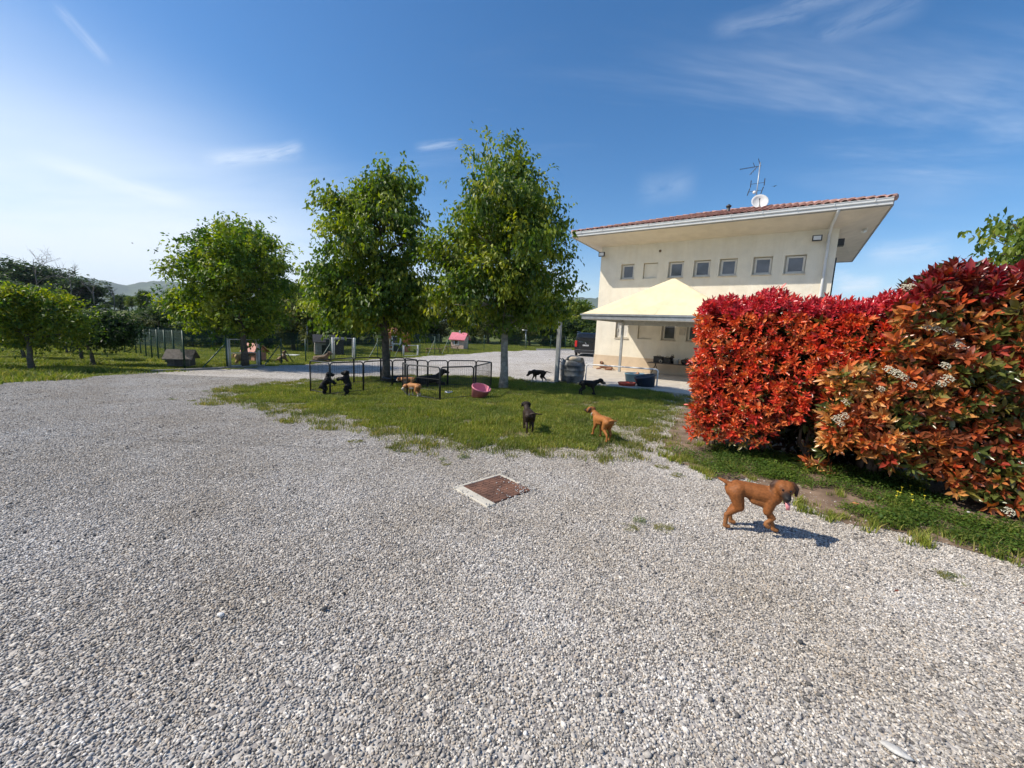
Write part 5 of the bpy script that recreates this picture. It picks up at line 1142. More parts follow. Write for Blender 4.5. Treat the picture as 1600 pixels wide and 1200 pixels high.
m = MB(); m.box(-1.0, 1.0, -.07, .10, .34, .62); m.build('bumper', mat('bumper plastic', (.03, .03, .032), .6), van, bevel=.03)
m = MB(); m.box(-.9, .9, -.075, -.07, .60, .615); m.build('bumper_trim', STEEL, van)
m = MB(); m.box(-.27, .27, -.03, -.012, .98, 1.10); pl_ = m.build('number_plate', WHITE, van)
m = MB()
for k in range(7): x = -.22+k*.063+(.03 if k > 1 else 0); m.box(x, x+.035, -.034, -.031, 1.01, 1.07)
o = m.build('plate_marks', BLACK, pl_); o['kind'] = 'stuff'
m = MB(); m.tube([(-.055, -.02, 1.24), (0, -.02, 1.30), (.055, -.02, 1.24), (0, -.02, 1.19), (-.055, -.02, 1.24)], .014, 6); m.ball((0, -.02, 1.245), .03, 8, 6); m.build('badge', STEEL, van)
m = MB(); m.tube([(-.88, .35, 2.26), (-.88, 3.3, 2.26)], .022, 6); m.tube([(.88, .35, 2.26), (.88, 3.3, 2.26)], .022, 6); m.build('roof_rail', STEEL, van)
m = MB(); m.tube([(-1.25, 3.7, 1.35), (-1.0, 3.75, 1.3)], .07, 8); m.build('mirror', BLACK, van)

# ------------------------------------------------------------------ fences and gates
def fence(label, pts, hgt, braces=(), step=2.2, net=0.0, group=None):
    pts = [np.array(p) for p in pts]; b0 = pts[0]; f = empty('mesh_fence', tuple(b0)); w = MB(); posts = []
    for i in range(len(pts)-1):
        a, b = pts[i], pts[i+1]; n = max(1, int(round(np.linalg.norm(b-a)/step)))
        for k in range(n+(i == len(pts)-2)): q = a+(b-a)*k/n; posts.append(on_ground(q[0], q[1]))
    for k, p in enumerate(posts):
        q = p-b0; m = MB(); m.tube([q+np.array([0, 0, -.1]), q+np.array([0, 0, hgt+.05])], .03, 7); m.build('post', GREENW, f, True)
    for k in range(len(posts)-1):
        a, b = posts[k]-b0, posts[k+1]-b0; L_ = np.linalg.norm(b-a); nv = int(L_/.10)
        for j in range(int(hgt/.20)+1): z_ = np.array([0, 0, .04+j*(hgt-.06)/int(hgt/.20)]); w.tube([a+z_, b+z_], .0032, 3, False)
        for j in range(nv): q = a+(b-a)*j/nv; w.tube([q+np.array([0, 0, .04]), q+np.array([0, 0, hgt-.02])], .0024, 3, False)
    o = w.build('wire_mesh', GREENW, f); o['kind'] = 'stuff'
    for k in braces:
        if k >= len(posts): continue
        for s_ in (-1, 1):
            if not 0 <= k+s_ < len(posts): continue
            a = posts[k]-b0; dd = (posts[k+s_]-posts[k]); dd = dd/np.linalg.norm(dd); m = MB(); m.tube([a+np.array([0, 0, hgt*.85]), a+dd*.95+np.array([0, 0, .0])], .022, 6); m.build('brace', GREENW, f)
    if net:
        for k in range(len(posts)-1):
            a, b = posts[k]-b0, posts[k+1]-b0; m = MB(); L_ = np.linalg.norm(b-a); n = int(L_/.035); nz = np.cross((b-a)/L_, [0, 0, 1.0])*.02
            for j in range(n): q = a+(b-a)*j/n+nz; m.quad(q+np.array([0, 0, hgt-net]), q+(b-a)/L_*.021+np.array([0, 0, hgt-net]), q+(b-a)/L_*.021+np.array([0, 0, hgt+.04]), q+np.array([0, 0, hgt+.04]))
            o = m.build('shade_net', mat('green shade net', (.008, .034, .026), .85, .25, 4), f); o['kind'] = 'stuff'
    return tag(f, label, 'fence', group)
FG = 'green mesh fences round the dog runs'
fence('green mesh fence with shade net running away along the orchard', [at_ground(*p) for p in ((289, 577), (248, 563.5), (213, 553.5), (150, 545.5))], 1.35, (), 1.7, .75, FG)
fence('green mesh fence left of the left gate, in front of the first kennel', [at_ground(*p) for p in ((289, 577), (355, 574.5))], 1.15, (1,), 1.15, 0, FG)
fence('green mesh fence between the left gate and the middle gate', [at_ground(*p) for p in ((408, 571.5), (440, 569.5), (478, 566), (517, 563.5))], 1.15, (1, 3), 1.7, 0, FG)
fence('green mesh fence between the middle gate and the low gate', [at_ground(*p) for p in ((556, 562), (590, 560), (627, 557.5))], 1.25, (1, 3), 2.0, 0, FG)
fence('green mesh fence from the low gate past the pink-roofed playhouse', [at_ground(*p) for p in ((656, 556), (700, 553.2), (731, 551), (756, 549))], 1.5, (1, 2), 2.6, 0, FG)
fence('green mesh fence along the far end of the yard towards the van', [at_ground(*p) for p in ((756, 549), (790, 547.5), (822, 546.3), (860, 546), (925, 546))], 1.6, (), 2.8, .0, FG)
fence('farthest green net fence behind the dog runs', [at_depth(px, 500, 30)*np.array([1, 1, 0])+np.array([0, dy, 0]) for px, dy in ((200, -2), (330, 0), (430, 3), (540, 6), (640, 12))], 1.5, (), 3.2, .9, FG)
def gate(label, a, b, hgt, mid=True, postr=.045):
    a, b = np.array(a), np.array(b); g = empty('gate', tuple(a)); d = b-a; Z = np.array([0, 0, 1.0]); L_ = np.linalg.norm(d); u = d/L_
    for q in (np.zeros(3), d): m = MB(); m.tube([q-Z*.1, q+Z*hgt], postr, 10); m.build('post', GALV, g, True)
    m = MB(); i0, i1 = u*.10, d-u*.10; m.tube([i0+Z*.06, i0+Z*(hgt-.03), i1+Z*(hgt-.03), i1+Z*.06, i0+Z*.06], .026, 8)
    if mid: m.tube([i0+Z*hgt*.5, i1+Z*hgt*.5], .018, 8)
    lf = m.build('leaf_frame', GALV, g, True)
    w = MB(); n = int(L_/.08)
    for k in range(1, n): q = i0+(i1-i0)*k/n; w.tube([q+Z*.06, q+Z*(hgt-.03)], .002, 3, False)
    o = w.build('wires', STEEL, lf); o['kind'] = 'stuff'
    m = MB(); m.box(-.03, .03, -.03, .03, -.02, .12); o = m.build('latch', STEEL, g); o.location = i1+Z*hgt*.52
    return tag(g, label, 'gate', 'galvanised gates of the dog runs')
gate('left galvanised gate with the rounded tree trunk behind it', at_ground(357, 574.3), at_ground(405, 571.6), 1.16)
gate('middle galvanised gate left of the dark playpen tree', at_ground(520, 563), at_ground(553.5, 562.5), 1.30, False)
gate('low galvanised gate right of the dark playpen tree', at_ground(630, 557.5), at_ground(653, 556.3), .85, False)
kb = [at_ground(*p) for p in ((236, 581.5), (300, 579), (357, 576), (412, 573))]
m = MB()
for i in range(3):
    a, b = kb[i], kb[i+1]; m.hexa([(a[0], a[1], a[2]-.1), (b[0], b[1], b[2]-.1), (b[0]-.02, b[1]+.13, b[2]-.1), (a[0]-.02, a[1]+.13, a[2]-.1), (a[0], a[1], a[2]+.07), (b[0], b[1], b[2]+.07), (b[0]-.02, b[1]+.13, b[2]+.07), (a[0]-.02, a[1]+.13, a[2]+.07)])
tag(m.build('kerb', mat('old concrete kerb', (.28, .27, .25), .9, .15, 5)), 'low grey concrete kerb under the left gate', None, None, 'structure')
# white irrigation/boundary stripe along the far yard edge
a, b = at_ground(838, 547.2), at_ground(893, 547.4); m = MB(); m.hexa([(a[0], a[1], a[2]-.05), (b[0], b[1], b[2]-.05), (b[0], b[1]+.3, b[2]-.05), (a[0], a[1]+.3, a[2]-.05), (a[0], a[1], a[2]+.16), (b[0], b[1], b[2]+.16), (b[0], b[1]+.3, b[2]+.16), (a[0], a[1]+.3, a[2]+.16)]); tag(m.build('kerb', PALEC, bevel=.02), 'pale concrete kerb at the far end of the yard left of the van', None, None, 'structure')

# ------------------------------------------------------------------ kennels and playhouses
def plank_house(name, label, base, rz, w_, d_, h_, wall, roofm, rise=.3, cat='kennel', door=True, planks=True, over=.12, window=False, legs=False, chimney=None, group=None):
    k = empty(name, tuple(base), rz); z0 = .08
    m = MB(); m.box(-w_/2, w_/2, -d_/2, d_/2, z0, h_)
    m.add([(-w_/2, -d_/2, h_), (-w_/2, d_/2, h_), (-w_/2, 0, h_+rise)], [(0, 1, 2)]); m.add([(w_/2, -d_/2, h_), (w_/2, d_/2, h_), (w_/2, 0, h_+rise)], [(0, 2, 1)]); m.build('wall', wall, k)
    n = max(3, int((h_-z0)/.14))
    if planks:
        for i in range(n):
            z_ = z0+(h_-z0)*i/n; m = MB(); m.box(-w_/2-.012, w_/2+.012, -d_/2-.014, -d_/2, z_+.008, z_+(h_-z0)/n-.008); m.build('plank', wall, k)
    for s_ in (-1, 1):
        y0, y1 = 0, s_*(d_/2+over); zs = rise*(d_/2+over)/(d_/2)
        if planks:
            for i in range(4):
                t0, t1 = i/4, (i+1)/4-.015; m = MB(); m.hexa([(-w_/2-over, y1*t0, h_+rise-zs*t0+.0), (w_/2+over, y1*t0, h_+rise-zs*t0), (w_/2+over, y1*t1, h_+rise-zs*t1), (-w_/2-over, y1*t1, h_+rise-zs*t1), (-w_/2-over, y1*t0, h_+rise-zs*t0+.05), (w_/2+over, y1*t0, h_+rise-zs*t0+.05), (w_/2+over, y1*t1, h_+rise-zs*t1+.03), (-w_/2-over, y1*t1, h_+rise-zs*t1+.03)]); m.build('roof_board', roofm, k)
        else:
            m = MB(); m.hexa([(-w_/2-over, y0, h_+rise), (w_/2+over, y0, h_+rise), (w_/2+over, y1, h_+rise-zs), (-w_/2-over, y1, h_+rise-zs), (-w_/2-over, y0, h_+rise+.06), (w_/2+over, y0, h_+rise+.06), (w_/2+over, y1, h_+rise-zs+.06), (-w_/2-over, y1, h_+rise-zs+.06)]); m.build('roof_panel', roofm, k)
    if door: m = MB(); m.box(-w_*.18, w_*.18, -d_/2-.022, -d_/2-.015, z0+.04, z0+(h_-z0)*.72); m.build('doorway', BLACK, k)
    if window:
        m = MB(); m.box(-w_*.25, w_*.12, -d_/2-.04, -d_/2-.015, h_*.42, h_*.86); wf = m.build('window', WHITE, k); m = MB(); m.box(-w_*.20, w_*.07, -d_/2-.05, -d_/2-.041, h_*.47, h_*.81); m.build('pane', VG, wf)
    if chimney: m = MB(); m.box(-.09, .09, -.09, .09, h_+rise-.05, h_+rise+.28); m.build('chimney', chimney, k)
    return tag(k, label, cat, group)
plank_house('dog_kennel', 'grey wooden dog kennel with slatted roof in front of the net fence', at_ground(276, 575.5)+np.array([0, .25, 0]), .35, .66, .55, .42, mat('weathered dark wood', (.09, .085, .08), .85, .3, 10), WOODG, .22, group='dog kennels')
plank_house('dog_kennel', 'pinkish roofed kennel behind the left gate', at_ground(399, 565), -.35, .74, .62, .58, mat('salmon boards', (.55, .27, .19), .8, .15, 6), mat('salmon roof', (.60, .30, .24), .8, .12, 6), .28, group='dog kennels')
plank_house('dog_kennel', 'pale slatted kennel with dark roof left of the middle gate', at_ground(508, 555), .5, 1.3, 1.0, 1.0, mat('pale grey boards', (.38, .34, .30), .85, .2, 8), mat('dark felt roof', (.05, .05, .055), .9), .40, group='dog kennels')
m_b = mat('black crate', (.02, .025, .025), .6); kk = plank_house('dog_crate', 'dark boxy kennel standing right of the pale slatted kennel', at_ground(524, 556), .4, 1.1, 1.0, 1.15, m_b, m_b, .12, cat='kennel', door=False, group='dog kennels')
plank_house('playhouse', 'toy playhouse with pink roof beyond the far fence', at_ground(718, 545.5), -.3, 1.45, 1.2, 1.15, mat('pale toy plastic', (.62, .45, .36), .5, .1), mat('pink toy roof', (.60, .15, .20), .5, .12), .55, cat='playhouse', door=False, planks=False, window=True, over=.2, chimney=mat('grey toy chimney', (.4, .4, .4), .6))
ph = plank_house('playhouse', 'orange wooden playhouse behind the dark playpen tree', at_ground(622, 550), .25, 2.1, 1.5, 1.7, mat('orange wood', (.46, .16, .05), .7, .2, 6), mat('brown boards', (.25, .10, .05), .8, .2), .4, cat='playhouse', window=True, group=None)
# white ladder of the slide
sp = at_ground(601+8, 551); sl_ = empty('play_slide', tuple(sp)); tag(sl_, 'pale blue plastic slide ladder left of the orange playhouse', 'slide')
PB = mat('pale blue plastic', (.55, .62, .62), .5, .06)
for x in (-.25, .25): m = MB(); m.tube([(x, 0, 0), (x*.8, .5, 1.9)], .05, 8); m.build('side_rail', PB, sl_, True)
for i in range(5): z_ = .3+i*.33; m = MB(); m.tube([(-.25, z_*.26, z_), (.25, z_*.26, z_)], .035, 8); m.build('rung', PB, sl_, True)
m = MB(); m.hexa([(-.22, .5, 1.8), (.22, .5, 1.8), (.22, 2.4, .15), (-.22, 2.4, .15), (-.22, .5, 1.86), (.22, .5, 1.86), (.22, 2.4, .21), (-.22, 2.4, .21)]); m.build('chute', PB, sl_)
# sawhorse-like agility frames and benches in the run
for px, py, lab in ((560+118, 553, 'small dark wooden bench in the run right of the low gate'), (706, 549, 'second dark wooden bench near the pink-roofed playhouse')):
    p = at_ground(px, py); b_ = empty('garden_bench', tuple(p), .3); m = MB(); m.box(-.7, .7, -.2, .2, .42, .47); m.build('seat', WOODB, b_)
    for x in (-.55, .55): m = MB(); m.tube([(x-.15, -.15, 0), (x, 0, .43)], .03, 6); m.tube([(x+.15, .15, 0), (x, 0, .43)], .03, 6); m.build('leg', WOODB, b_)
    tag(b_, lab, 'bench')
p = at_ground(451, 556); m = MB(); m.box(-.6, .6, -.3, .3, .03, .09); o = m.build('board', WHITE, bevel=.01); o.location = p; tag(o, 'white board lying in the grass between the left and middle gates', 'board')
# irrigation pole
p = at_ground(481, 552); m = MB(); m.tube([(0, 0, 0), (0, 0, 2.2)], .03, 6); o = m.build('pole', STEEL, None, True); o.location = p; tag(o, 'slim grey pole in front of the loose olive tree', 'pole')
p = at_ground(820.5, 545.5); m = MB(); m.tube([(0, 0, 0), (0, 0, 2.2)], .04, 6); m.box(-.45, .15, -.08, .08, 2.16, 2.24); o = m.build('lamp_pole', STEEL, None, True); o.location = p; tag(o, 'slim lamp pole with flat head behind the far fence', 'lamp pole')

# ------------------------------------------------------------------ dogs
def capsule(m, p0, r0, p1, r1, sy=1.0, n=12):
    p0, p1 = Vector(p0), Vector(p1); d = p1-p0; L_ = d.length
    if L_ < 1e-6: d = Vector((0, 0, 1)); 
    pts = []; rad = []; dn = d.normalized()
    for t in (-1, -.92, -.7, -.38, 0): pts.append(p0+dn*r0*t); rad.append(max(r0*math.sqrt(max(0, 1-t*t)), r0*.05))
    for t in (0, .38, .7, .92, 1): pts.append(p1+dn*r1*t); rad.append(max(r1*math.sqrt(max(0, 1-t*t)), r1*.05))
    m.tube(pts, rad, n)
def blob_mesh(prims, voxel, smooth=4, bump=0.0):
    m = MB()
    for q in prims: capsule(m, q[0], q[1], q[2], q[3])
    me = m.mesh('tmp'); o = bpy.data.objects.new('tmp', me); COL.objects.link(o)
    r = o.modifiers.new('r', 'REMESH'); r.mode = 'VOXEL'; r.voxel_size = voxel; r.use_smooth_shade = True
    s_ = o.modifiers.new('s', 'SMOOTH'); s_.factor = .5; s_.iterations = smooth
    dg = bpy.context.evaluated_depsgraph_get(); ev = o.evaluated_get(dg); me2 = bpy.data.meshes.new_from_object(ev); bpy.data.objects.remove(o); bpy.data.meshes.remove(me)
    v = np.empty(len(me2.vertices)*3); me2.vertices.foreach_get('co', v); v = v.reshape(-1, 3)
    num = np.zeros((len(v), 3)); den = np.zeros(len(v))
    for q in prims:
        a, b = np.array(q[0]), np.array(q[2]); ab = b-a; t = np.clip(((v-a)@ab)/(ab@ab+1e-12), 0, 1); d = np.linalg.norm(v-(a+t[:, None]*ab), axis=1)-(q[1]+(q[3]-q[1])*t); w = np.exp(-np.clip(d, -.05, 1)/.007)*(q[5] if len(q) > 5 else 1)
        num += w[:, None]*np.array(q[4]); den += w
    c = num/den[:, None]
    if bump:
        me2.vertices.foreach_set('co', (v*(1+0)+rng.normal(0, bump, v.shape)).ravel())
    a = me2.color_attributes.new('Col', 'FLOAT_COLOR', 'POINT'); c4 = np.ones((len(v), 4), np.float32); c4[:, :3] = c; a.data.foreach_set('color', c4.ravel())
    me2.materials.clear(); me2.materials.append(FUR); me2.shade_smooth(); return me2
def R3(yaw=0, pitch=0, roll=0): return np.array(Euler((roll, pitch, yaw)).to_matrix())
def dog_prims(col, dark, light=None, paw=None, head_at=(.27, 0, .46), yaw=0.0, pitch=0.0, legs=None, tail=None, fat=1.0, open_mouth=False, ear=None, muzzle=None, fluffy=0.0, neck_c=None, belly=None, lx=.88, hs=1.16):
    """standing dog about .45 m tall; x forward, y to its left"""
    light = light or col; paw = paw or col; muzzle = muzzle or dark; ear = ear or dark; belly = belly or col; P = []
    A = lambda p0, r0, p1, r1, c, w=1: P.append((p0, r0*fat, p1, r1*fat, c, w))
    for y in (-.022, .022):
        A((.135, y, .325), .068, (-.02, y, .335), .066, col); A((.10, y, .275), .058, (-.02, y, .285), .050, light)
        A((-.02, y, .340), .062, (-.20, y, .355), .050, col)
    A((-.02, 0, .30), .045, (-.18, 0, .335), .040, belly)
    for y in (-.035, .035): A((-.19, y, .345), .058, (-.245, y, .325), .055, col)
    ha = np.array(head_at); Rh = R3(yaw, pitch)
    A((.13, 0, .345), .068, tuple(ha*.55+np.array([.15, 0, .35])*.45), .056, neck_c or col); A(tuple(ha*.55+np.array([.15, 0, .35])*.45), .054, tuple(ha+Rh@np.array([-.02, 0, -.012])), .046, neck_c or col)
    P[:] = [((q[0][0]*lx, *q[0][1:]), q[1], (q[2][0]*lx if i < len(P)-2 else q[2][0]*(lx if i == len(P)-2 else 1), *q[2][1:]), q[3], *q[4:]) for i, q in enumerate(P)]; nb = len(P)
    H = lambda p: tuple(ha+Rh@np.array(p)*hs); A0 = A
    A = lambda p0, r0, p1, r1, c, w=1: A0(p0, r0*hs, p1, r1*hs, c, w)
    A(H((.0, -.014, .012)), .047, H((.025, -.012, .012)), .043, col); A(H((.0, .014, .012)), .047, H((.025, .012, .012)), .043, col); A(H((.03, 0, -.005)), .040, H((.055, 0, -.008)), .034, col)
    A(H((.062, 0, -.008)), .030, H((.118, 0, -.016)), .023, muzzle, 1.6); dz = -.030 if open_mouth else -.014
    A(H((.045, 0, -.028)), .022, H((.098, 0, -.030+dz*.8)), .013, muzzle)
    A(H((.126, 0, -.010)), .012, H((.134, 0, -.012)), .010, (.012, .012, .012), 3)
    for s_ in (-1, 1):
        A(H((-.012, s_*.046, .038)), .017, H((-.004, s_*.066, .012)), .018, ear, 2); A(H((-.004, s_*.066, .012)), .017, H((.012, s_*.068, -.030)), .009, ear, 2)
        A(H((.046, s_*.022, .022)), .011, H((.05, s_*.022, .02)), .010, (.02, .012, .01), 1.2)
    nh = len(P); A = A0
    lg = legs or [(0, 0)]*4                                  # front-left, front-right, hind-left, hind-right: (reach, lift)
    for i, s_ in ((0, 1), (1, -1)):
        dx, lf = lg[i]; y = s_*.055
        A((.115, y*.9, .30), .048, (.10+dx*.15, y, .205), .033, col); A((.10+dx*.15, y, .205), .030, (.118+dx*.55+lf*.55, y, .105+lf*.55), .020, col); A((.118+dx*.55+lf*.55, y, .105+lf*.55), .0195, (.118+dx+lf*.10, y, .035+lf*.75), .017, paw); A((.118+dx+lf*.1, y, .024+lf*.72), .020, (.150+dx+lf*.02, y, .019+lf*.62), .019, paw)
    for i, s_ in ((2, 1), (3, -1)):
        dx, lf = lg[i]; y = s_*.055
        A((-.215, y*.8, .315), .062, (-.165+dx*.2, y, .205), .042, col); A((-.165+dx*.2, y, .205), .036, (-.262+dx*.65, y, .118+lf*.4), .021, col); A((-.262+dx*.65, y, .118+lf*.4), .020, (-.252+dx, y, .035+lf*.9), .0165, paw); A((-.252+dx, y, .022+lf*.9), .019, (-.218+dx, y, .018+lf*.9), .018, paw)
    tl_ = tail or [(-.27, 0, .36), (-.34, 0, .37), (-.41, 0, .36), (-.46, 0, .37)]
    for k in range(len(tl_)-1): r0 = .022*(1-.62*k/(len(tl_)-1)); A(tl_[k], r0, tl_[k+1], r0*.8, col)
    P[nh:] = [((q[0][0]*lx, *q[0][1:]), q[1], (q[2][0]*lx, *q[2][1:]), q[3], *q[4:]) for q in P[nh:]]
    if fluffy:
        P2 = []
        for q in P: P2.append((q[0], q[1]+fluffy, q[2], q[3]+fluffy, *q[4:]))
        P = P2
    return P
def place_dog(label, prims, loc, rz, scale=1.0, voxel=.009, smooth=4, bump=0.0, tilt=0.0, group=None, dz=0.0):
    root = empty('dog', (loc[0], loc[1], loc[2]+dz), rz); root.scale = (scale,)*3
    o = link('body', blob_mesh(prims, voxel, smooth, bump), root); o.rotation_euler = (0, tilt, 0)
    return tag(root, label, 'dog', group), o
BRN = (.235, .082, .023); BRD = (.035, .022, .016); BLK = (.013, .011, .010); CHOC = (.030, .019, .013); WHT = (.62, .58, .52)
# 1 the tan puppy in the foreground, tongue out, one forepaw lifted
hy = math.radians(-22); f0 = (at_ground(1146, 828)+at_ground(1206, 834))/2
head_at = (.165, -.045, .415); hyaw = math.radians(-92); hp_ = math.radians(4)
pr = dog_prims(BRN, (.06, .03, .02), (.30, .115, .036), (.27, .115, .042), head_at, hyaw, hp_, [(.085, 0), (-.03, .10), (.04, 0), (-.03, 0)], [(-.27, 0, .365), (-.33, .01, .385), (-.38, .02, .395)], 1.0, True, (.040, .022, .016), (.022, .016, .013), 0, (.29, .105, .030), (.27, .105, .034), lx=.76, hs=1.2)
rt, bd_ = place_dog('tan puppy with dark muzzle and tongue out, walking on the gravel by the hedge', pr, (f0[0]+.0, f0[1], .012), hy, 1.0, .0055, 7)
Rh = R3(hyaw, hp_); ha = np.array(head_at); Hh = lambda p: ha+Rh@np.array(p)*1.2
m = MB(); tp_ = [Hh((.075, .004, -.034)), Hh((.105, .006, -.046)), Hh((.122, .010, -.070)), Hh((.118, .012, -.092))]; wd = [.011, .015, .015, .009]; sdv = Rh@np.array([0, 1.0, 0]); nv_ = Rh@np.array([.5, 0, .6])*.006; vs = []
for p, w_ in zip(tp_, wd): vs += [p-sdv*w_, p+sdv*w_, p+sdv*w_-nv_, p-sdv*w_-nv_]
fs = [(3, 2, 1, 0), (12, 13, 14, 15)]
for i in range(3):
    for k in range(4): fs.append((i*4+k, i*4+(k+1) % 4, (i+1)*4+(k+1) % 4, (i+1)*4+k))
m.add(vs, fs); m.build('tongue', mat('pink tongue', (.66, .24, .25), .4, .08, 20), rt, True)
for s_ in (-1, 1): m = MB(); m.ball(Hh((.073, s_*.021, .019)), .0085, 10, 8); m.build('eye', mat('dark eye', (.012, .008, .006), .12, .1), rt, True)
# 2-3 two puppies on the lawn seen from behind
p = at_ground(822, 679); pr = dog_prims(CHOC, BLK, head_at=(.22, .02, .44), pitch=.1, legs=[(.02, 0), (-.02, 0), (-.02, 0), (.05, 0)], tail=[(-.27, 0, .36), (-.31, -.05, .385), (-.33, -.13, .375), (-.34, -.20, .38)], fat=1.03)
place_dog('dark brown puppy on the lawn seen from behind, tail out to the right', pr, (p[0]+.03, p[1]+.18, p[2]+.02), math.radians(97), .86, .009)
p = at_ground(944, 692); pr = dog_prims((.34, .13, .035), (.05, .025, .018), head_at=(.25, .05, .44), yaw=.3, legs=[(.05, .03), (-.03, 0), (-.05, 0), (.04, 0)], tail=[(-.27, 0, .36), (-.31, -.03, .375), (-.33, -.09, .365)], ear=(.06, .03, .02), muzzle=(.03, .02, .015))
rt, _ = place_dog('rust brown puppy on the lawn seen from behind, wearing a pale collar', pr, (p[0]-.02, p[1]+.18, p[2]+.02), math.radians(112), .88, .009)
m = MB(); m.lathe([(.058, -.009), (.061, 0), (.058, .009)], 16, (0, 0, 0)); o = m.build('collar', mat('pale collar', (.5, .46, .42), .7), rt, True); o.location = (.205, .03, .395); o.rotation_euler = (0, math.radians(55), .2)
# 4 black puppy walking in the shade
p = at_ground(920, 619); pr = dog_prims(BLK, BLK, head_at=(.27, -.01, .41), yaw=-.5, pitch=.2, legs=[(.06, 0), (-.02, .05), (-.04, 0), (.02, 0)], tail=[(-.27, 0, .35), (-.30, 0, .32), (-.31, 0, .28)], fat=1.08, muzzle=(.09, .07, .055))
place_dog('black puppy walking through the shade in front of the grey barrel', pr, (p[0], p[1], p[2]+.02), math.radians(-6), 1.02, .010)
# 5 running dark puppy
p = at_ground(838, 598); pr = dog_prims(CHOC, CHOC, head_at=(.22, .06, .30), yaw=.9, pitch=.5, legs=[(.06, .02), (-.06, 0), (.05, 0), (-.05, .02)], tail=[(-.27, 0, .36), (-.36, 0, .37), (-.45, 0, .35), (-.52, 0, .355)], paw=WHT)
place_dog('dark puppy trotting with head down across the gravel behind the pale trunk', pr, (p[0]+.03, p[1], p[2]), math.radians(155), 1.12, .010)
# lying dogs
def lying_prims(col, dark, head=(.24, .05, .20), yaw=0., muzzle=None, curl=0.0):
    P = []; A = lambda *q: P.append(q)
    for y in (-.03, .03): A((.12, y, .13), .075, (-.05, y, .115), .075, col); A((-.05, y, .115), .07, (-.2, y-curl*.5, .10), .068, col)
    A((-.2, .03-curl*.5, .09), .08, (-.22, .06-curl, .07), .06, col); A((.12, 0, .15), .062, tuple(np.array(head)*.9), .048, col); Rh = R3(yaw); H = lambda p: tuple(np.array(head)+Rh@np.array(p))
    A(H((0, 0, .01)), .052, H((.03, 0, .008)), .046, col); A(H((.06, 0, -.008)), .032, H((.115, 0, -.015)), .024, muzzle or dark, 1.6)
    for s_ in (-1, 1): A(H((-.012, s_*.045, .035)), .018, H((.0, s_*.068, -.03)), .013, dark, 2); A((.14, s_*.07, .06), .032, (.28, s_*.07, .03), .022, col)
    for s_ in (-1, 1): A((-.2, s_*.07, .06), .05, (-.08, s_*.10, .035), .03, col); A((-.08, s_*.10, .03), .022, (-.02, s_*.11, .022), .02, col)
    A((-.27, 0, .06), .02, (-.36, .06, .03), .012, col); return P
p = house_pt(.95, -.75, .07+.0); place_dog('brown dog lying on the terrace against the house wall', lying_prims((.25, .12, .07), (.05, .03, .02), (.13, .02, .26), 2.4), (p[0], p[1], gzf(p[0], p[1])+.07), math.radians(160), 1.45, .012)
p = at_ground(990, 601); place_dog('light brown dog curled up inside the blue tub', lying_prims((.40, .22, .14), (.06, .04, .03), (.20, .08, .20), .6, curl=.06), (p[0]+.02, p[1], gzf(p[0], p[1])+.24), math.radians(20), .85, .012)
p = at_ground(672, 603); place_dog('black dog lying in the shade inside the playpen', lying_prims(BLK, BLK, (.24, .03, .26), .3), (p[0], p[1], p[2]+.03), math.radians(10), 1.55, .014)
# spaniel-coloured puppies in the pen
p = at_ground(646, 621); pr = dog_prims((.42, .19, .07), (.16, .06, .03), WHT, WHT, (.22, .10, .30), 1.1, .5, [(.02, 0), (-.02, 0), (-.02, 0), (.02, 0)], [(-.27, 0, .36), (-.31, 0, .39)], 1.1, ear=(.20, .07, .03), muzzle=WHT, belly=WHT)
place_dog('tan and white puppy sniffing the grass at the front playpen panel', pr, (p[0], p[1], p[2]+.02), math.radians(148), .80, .011, 4, .0015)
p = at_ground(625, 609); pr = dog_prims((.44, .20, .08), (.18, .07, .03), WHT, WHT, (.24, -.03, .34), -.8, .3, None, [(-.27, 0, .36), (-.31, 0, .39)], 1.1, ear=(.22, .08, .03), muzzle=WHT, belly=WHT)
place_dog('tan and white puppy standing by the dark basin in the playpen', pr, (p[0]+.15, p[1]+.1, p[2]+.02), math.radians(195), .78, .011, 4, .0015)
# two black poodles, one up on its hind legs
POO = (.010, .009, .010)
def rot_prims(P, ang, c): 
    R_ = R3(0, ang); return [(tuple(R_@(np.array(q[0])-c)+c), q[1], tuple(R_@(np.array(q[2])-c)+c), q[3], *q[4:]) for q in P]
def upright(ang, head_at, pitch):
    """a dog reared up on its hind legs: everything but the hind legs turned about the hips"""
    P = dog_prims(POO, POO, head_at=head_at, pitch=pitch, legs=[(-.02, .06), (.0, .05), (.10, 0), (.10, 0)], tail=[(-.27, 0, .36), (-.32, 0, .38)], fat=1.05, fluffy=.020, lx=.9, hs=1.2); hips = np.array([-.19, 0, .30]); out = []
    for q in P:
        hind = q[0][0] < -.08 and q[2][0] < -.03 and min(q[0][2], q[2][2]) < .21
        out.append(q if hind else rot_prims([q], -ang, hips)[0])
    return out
p = at_ground(531, 618); place_dog('right-hand black poodle rearing up on its hind legs in the playpen', upright(1.30, (.25, 0, .38), 1.2), (p[0]+.06, p[1], p[2]+.02), math.radians(178), .70, .012, 3, .004)
p = at_ground(515, 618.5); place_dog('left-hand black poodle rearing up against the other one in the playpen', upright(.95, (.25, 0, .40), .9), (p[0]+.0, p[1], p[2]+.02), math.radians(8), .68, .012, 3, .004)
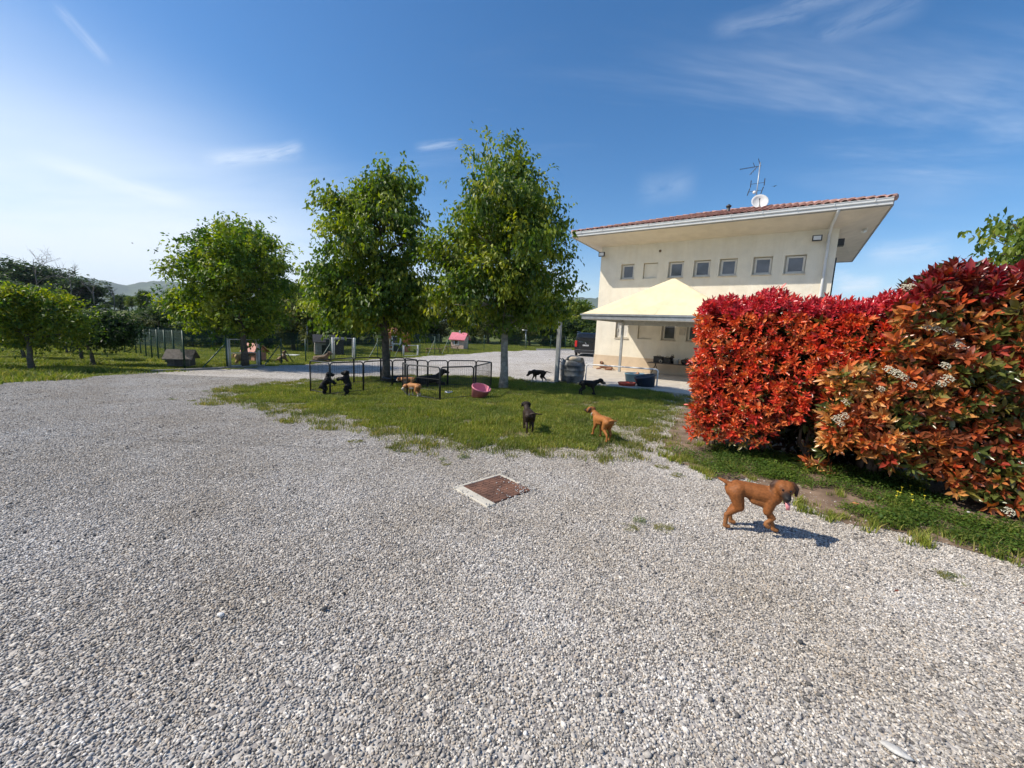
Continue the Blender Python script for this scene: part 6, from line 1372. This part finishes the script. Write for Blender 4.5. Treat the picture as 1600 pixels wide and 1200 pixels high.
# dogs behind the fence
p = at_ground(366, 571.5); pr = dog_prims((.50, .33, .17), (.30, .18, .09), (.60, .45, .28), head_at=(.28, -.02, .44), yaw=-.2, tail=[(-.27, 0, .36), (-.35, 0, .42), (-.40, 0, .34), (-.42, 0, .25)], fat=1.15, muzzle=(.35, .22, .12), fluffy=.008)
place_dog('golden dog standing behind the left gate', pr, p+np.array([.15, .35, 0]), math.radians(8), 1.15, .014, 4, .003)
p = at_ground(433, 569); pr = dog_prims((.22, .14, .09), (.05, .04, .03), head_at=(.20, 0, .48), yaw=.6, fat=1.1, fluffy=.006); pr = rot_prims(pr, -.5, np.array([-.22, 0, .1]))
place_dog('dark brown dog sitting upright behind the fence right of the left gate', pr, p+np.array([.1, .5, -.08]), math.radians(60), .95, .014, 4, .003)
p = at_ground(494, 566); place_dog('grey-brown dog lying behind the fence left of the middle gate', lying_prims((.15, .10, .065), (.05, .04, .03), (.26, .0, .27), -.2), p+np.array([0, .6, 0]), math.radians(-6), 1.7, .016, 4, .003)
# ------------------------------------------------------------------ birds
for px, py, dist, lab in ((207, 380, 60, 'tiny dark bird flying left of the rounded tree'), (1210, 291, 45, 'tiny dark bird flying right of the aerial')):
    p = at_dist(px, py, dist); b_ = empty('bird', tuple(p), .6); m = MB(); m.ball((0, 0, 0), .05, 8, 6, (2.2, 1, .9)); m.build('body', BLACK, b_, True)
    for s_ in (-1, 1): m = MB(); m.hexa([(-.07, s_*.03, 0), (.08, s_*.03, 0), (.0, s_*.24, .06), (-.08, s_*.24, .06), (-.07, s_*.03, .012), (.08, s_*.03, .012), (.0, s_*.24, .066), (-.08, s_*.24, .066)]); m.build('wing', BLACK, b_)
    tag(b_, lab, 'bird', 'birds in the sky')

# ------------------------------------------------------------------ haze: the air between here and the hills
def haze():
    m = bpy.data.materials.new('air'); m.use_nodes = True; nt = m.node_tree; nt.nodes.clear(); o_ = nt.nodes.new('ShaderNodeOutputMaterial'); v = nt.nodes.new('ShaderNodeVolumePrincipled')
    v.inputs['Color'].default_value = (.72, .83, .95, 1); v.inputs['Density'].default_value = HAZE; v.inputs['Anisotropy'].default_value = .2
    nt.links.new(v.outputs[0], o_.inputs['Volume'])
    b = MB(); b.box(-4700, 4700, -4700, 4700, -60, 255); h_ = b.build('haze', m); tag(h_, 'pale blue air haze in front of the hills', None, None, 'stuff')
HAZE = 0.00011
haze()
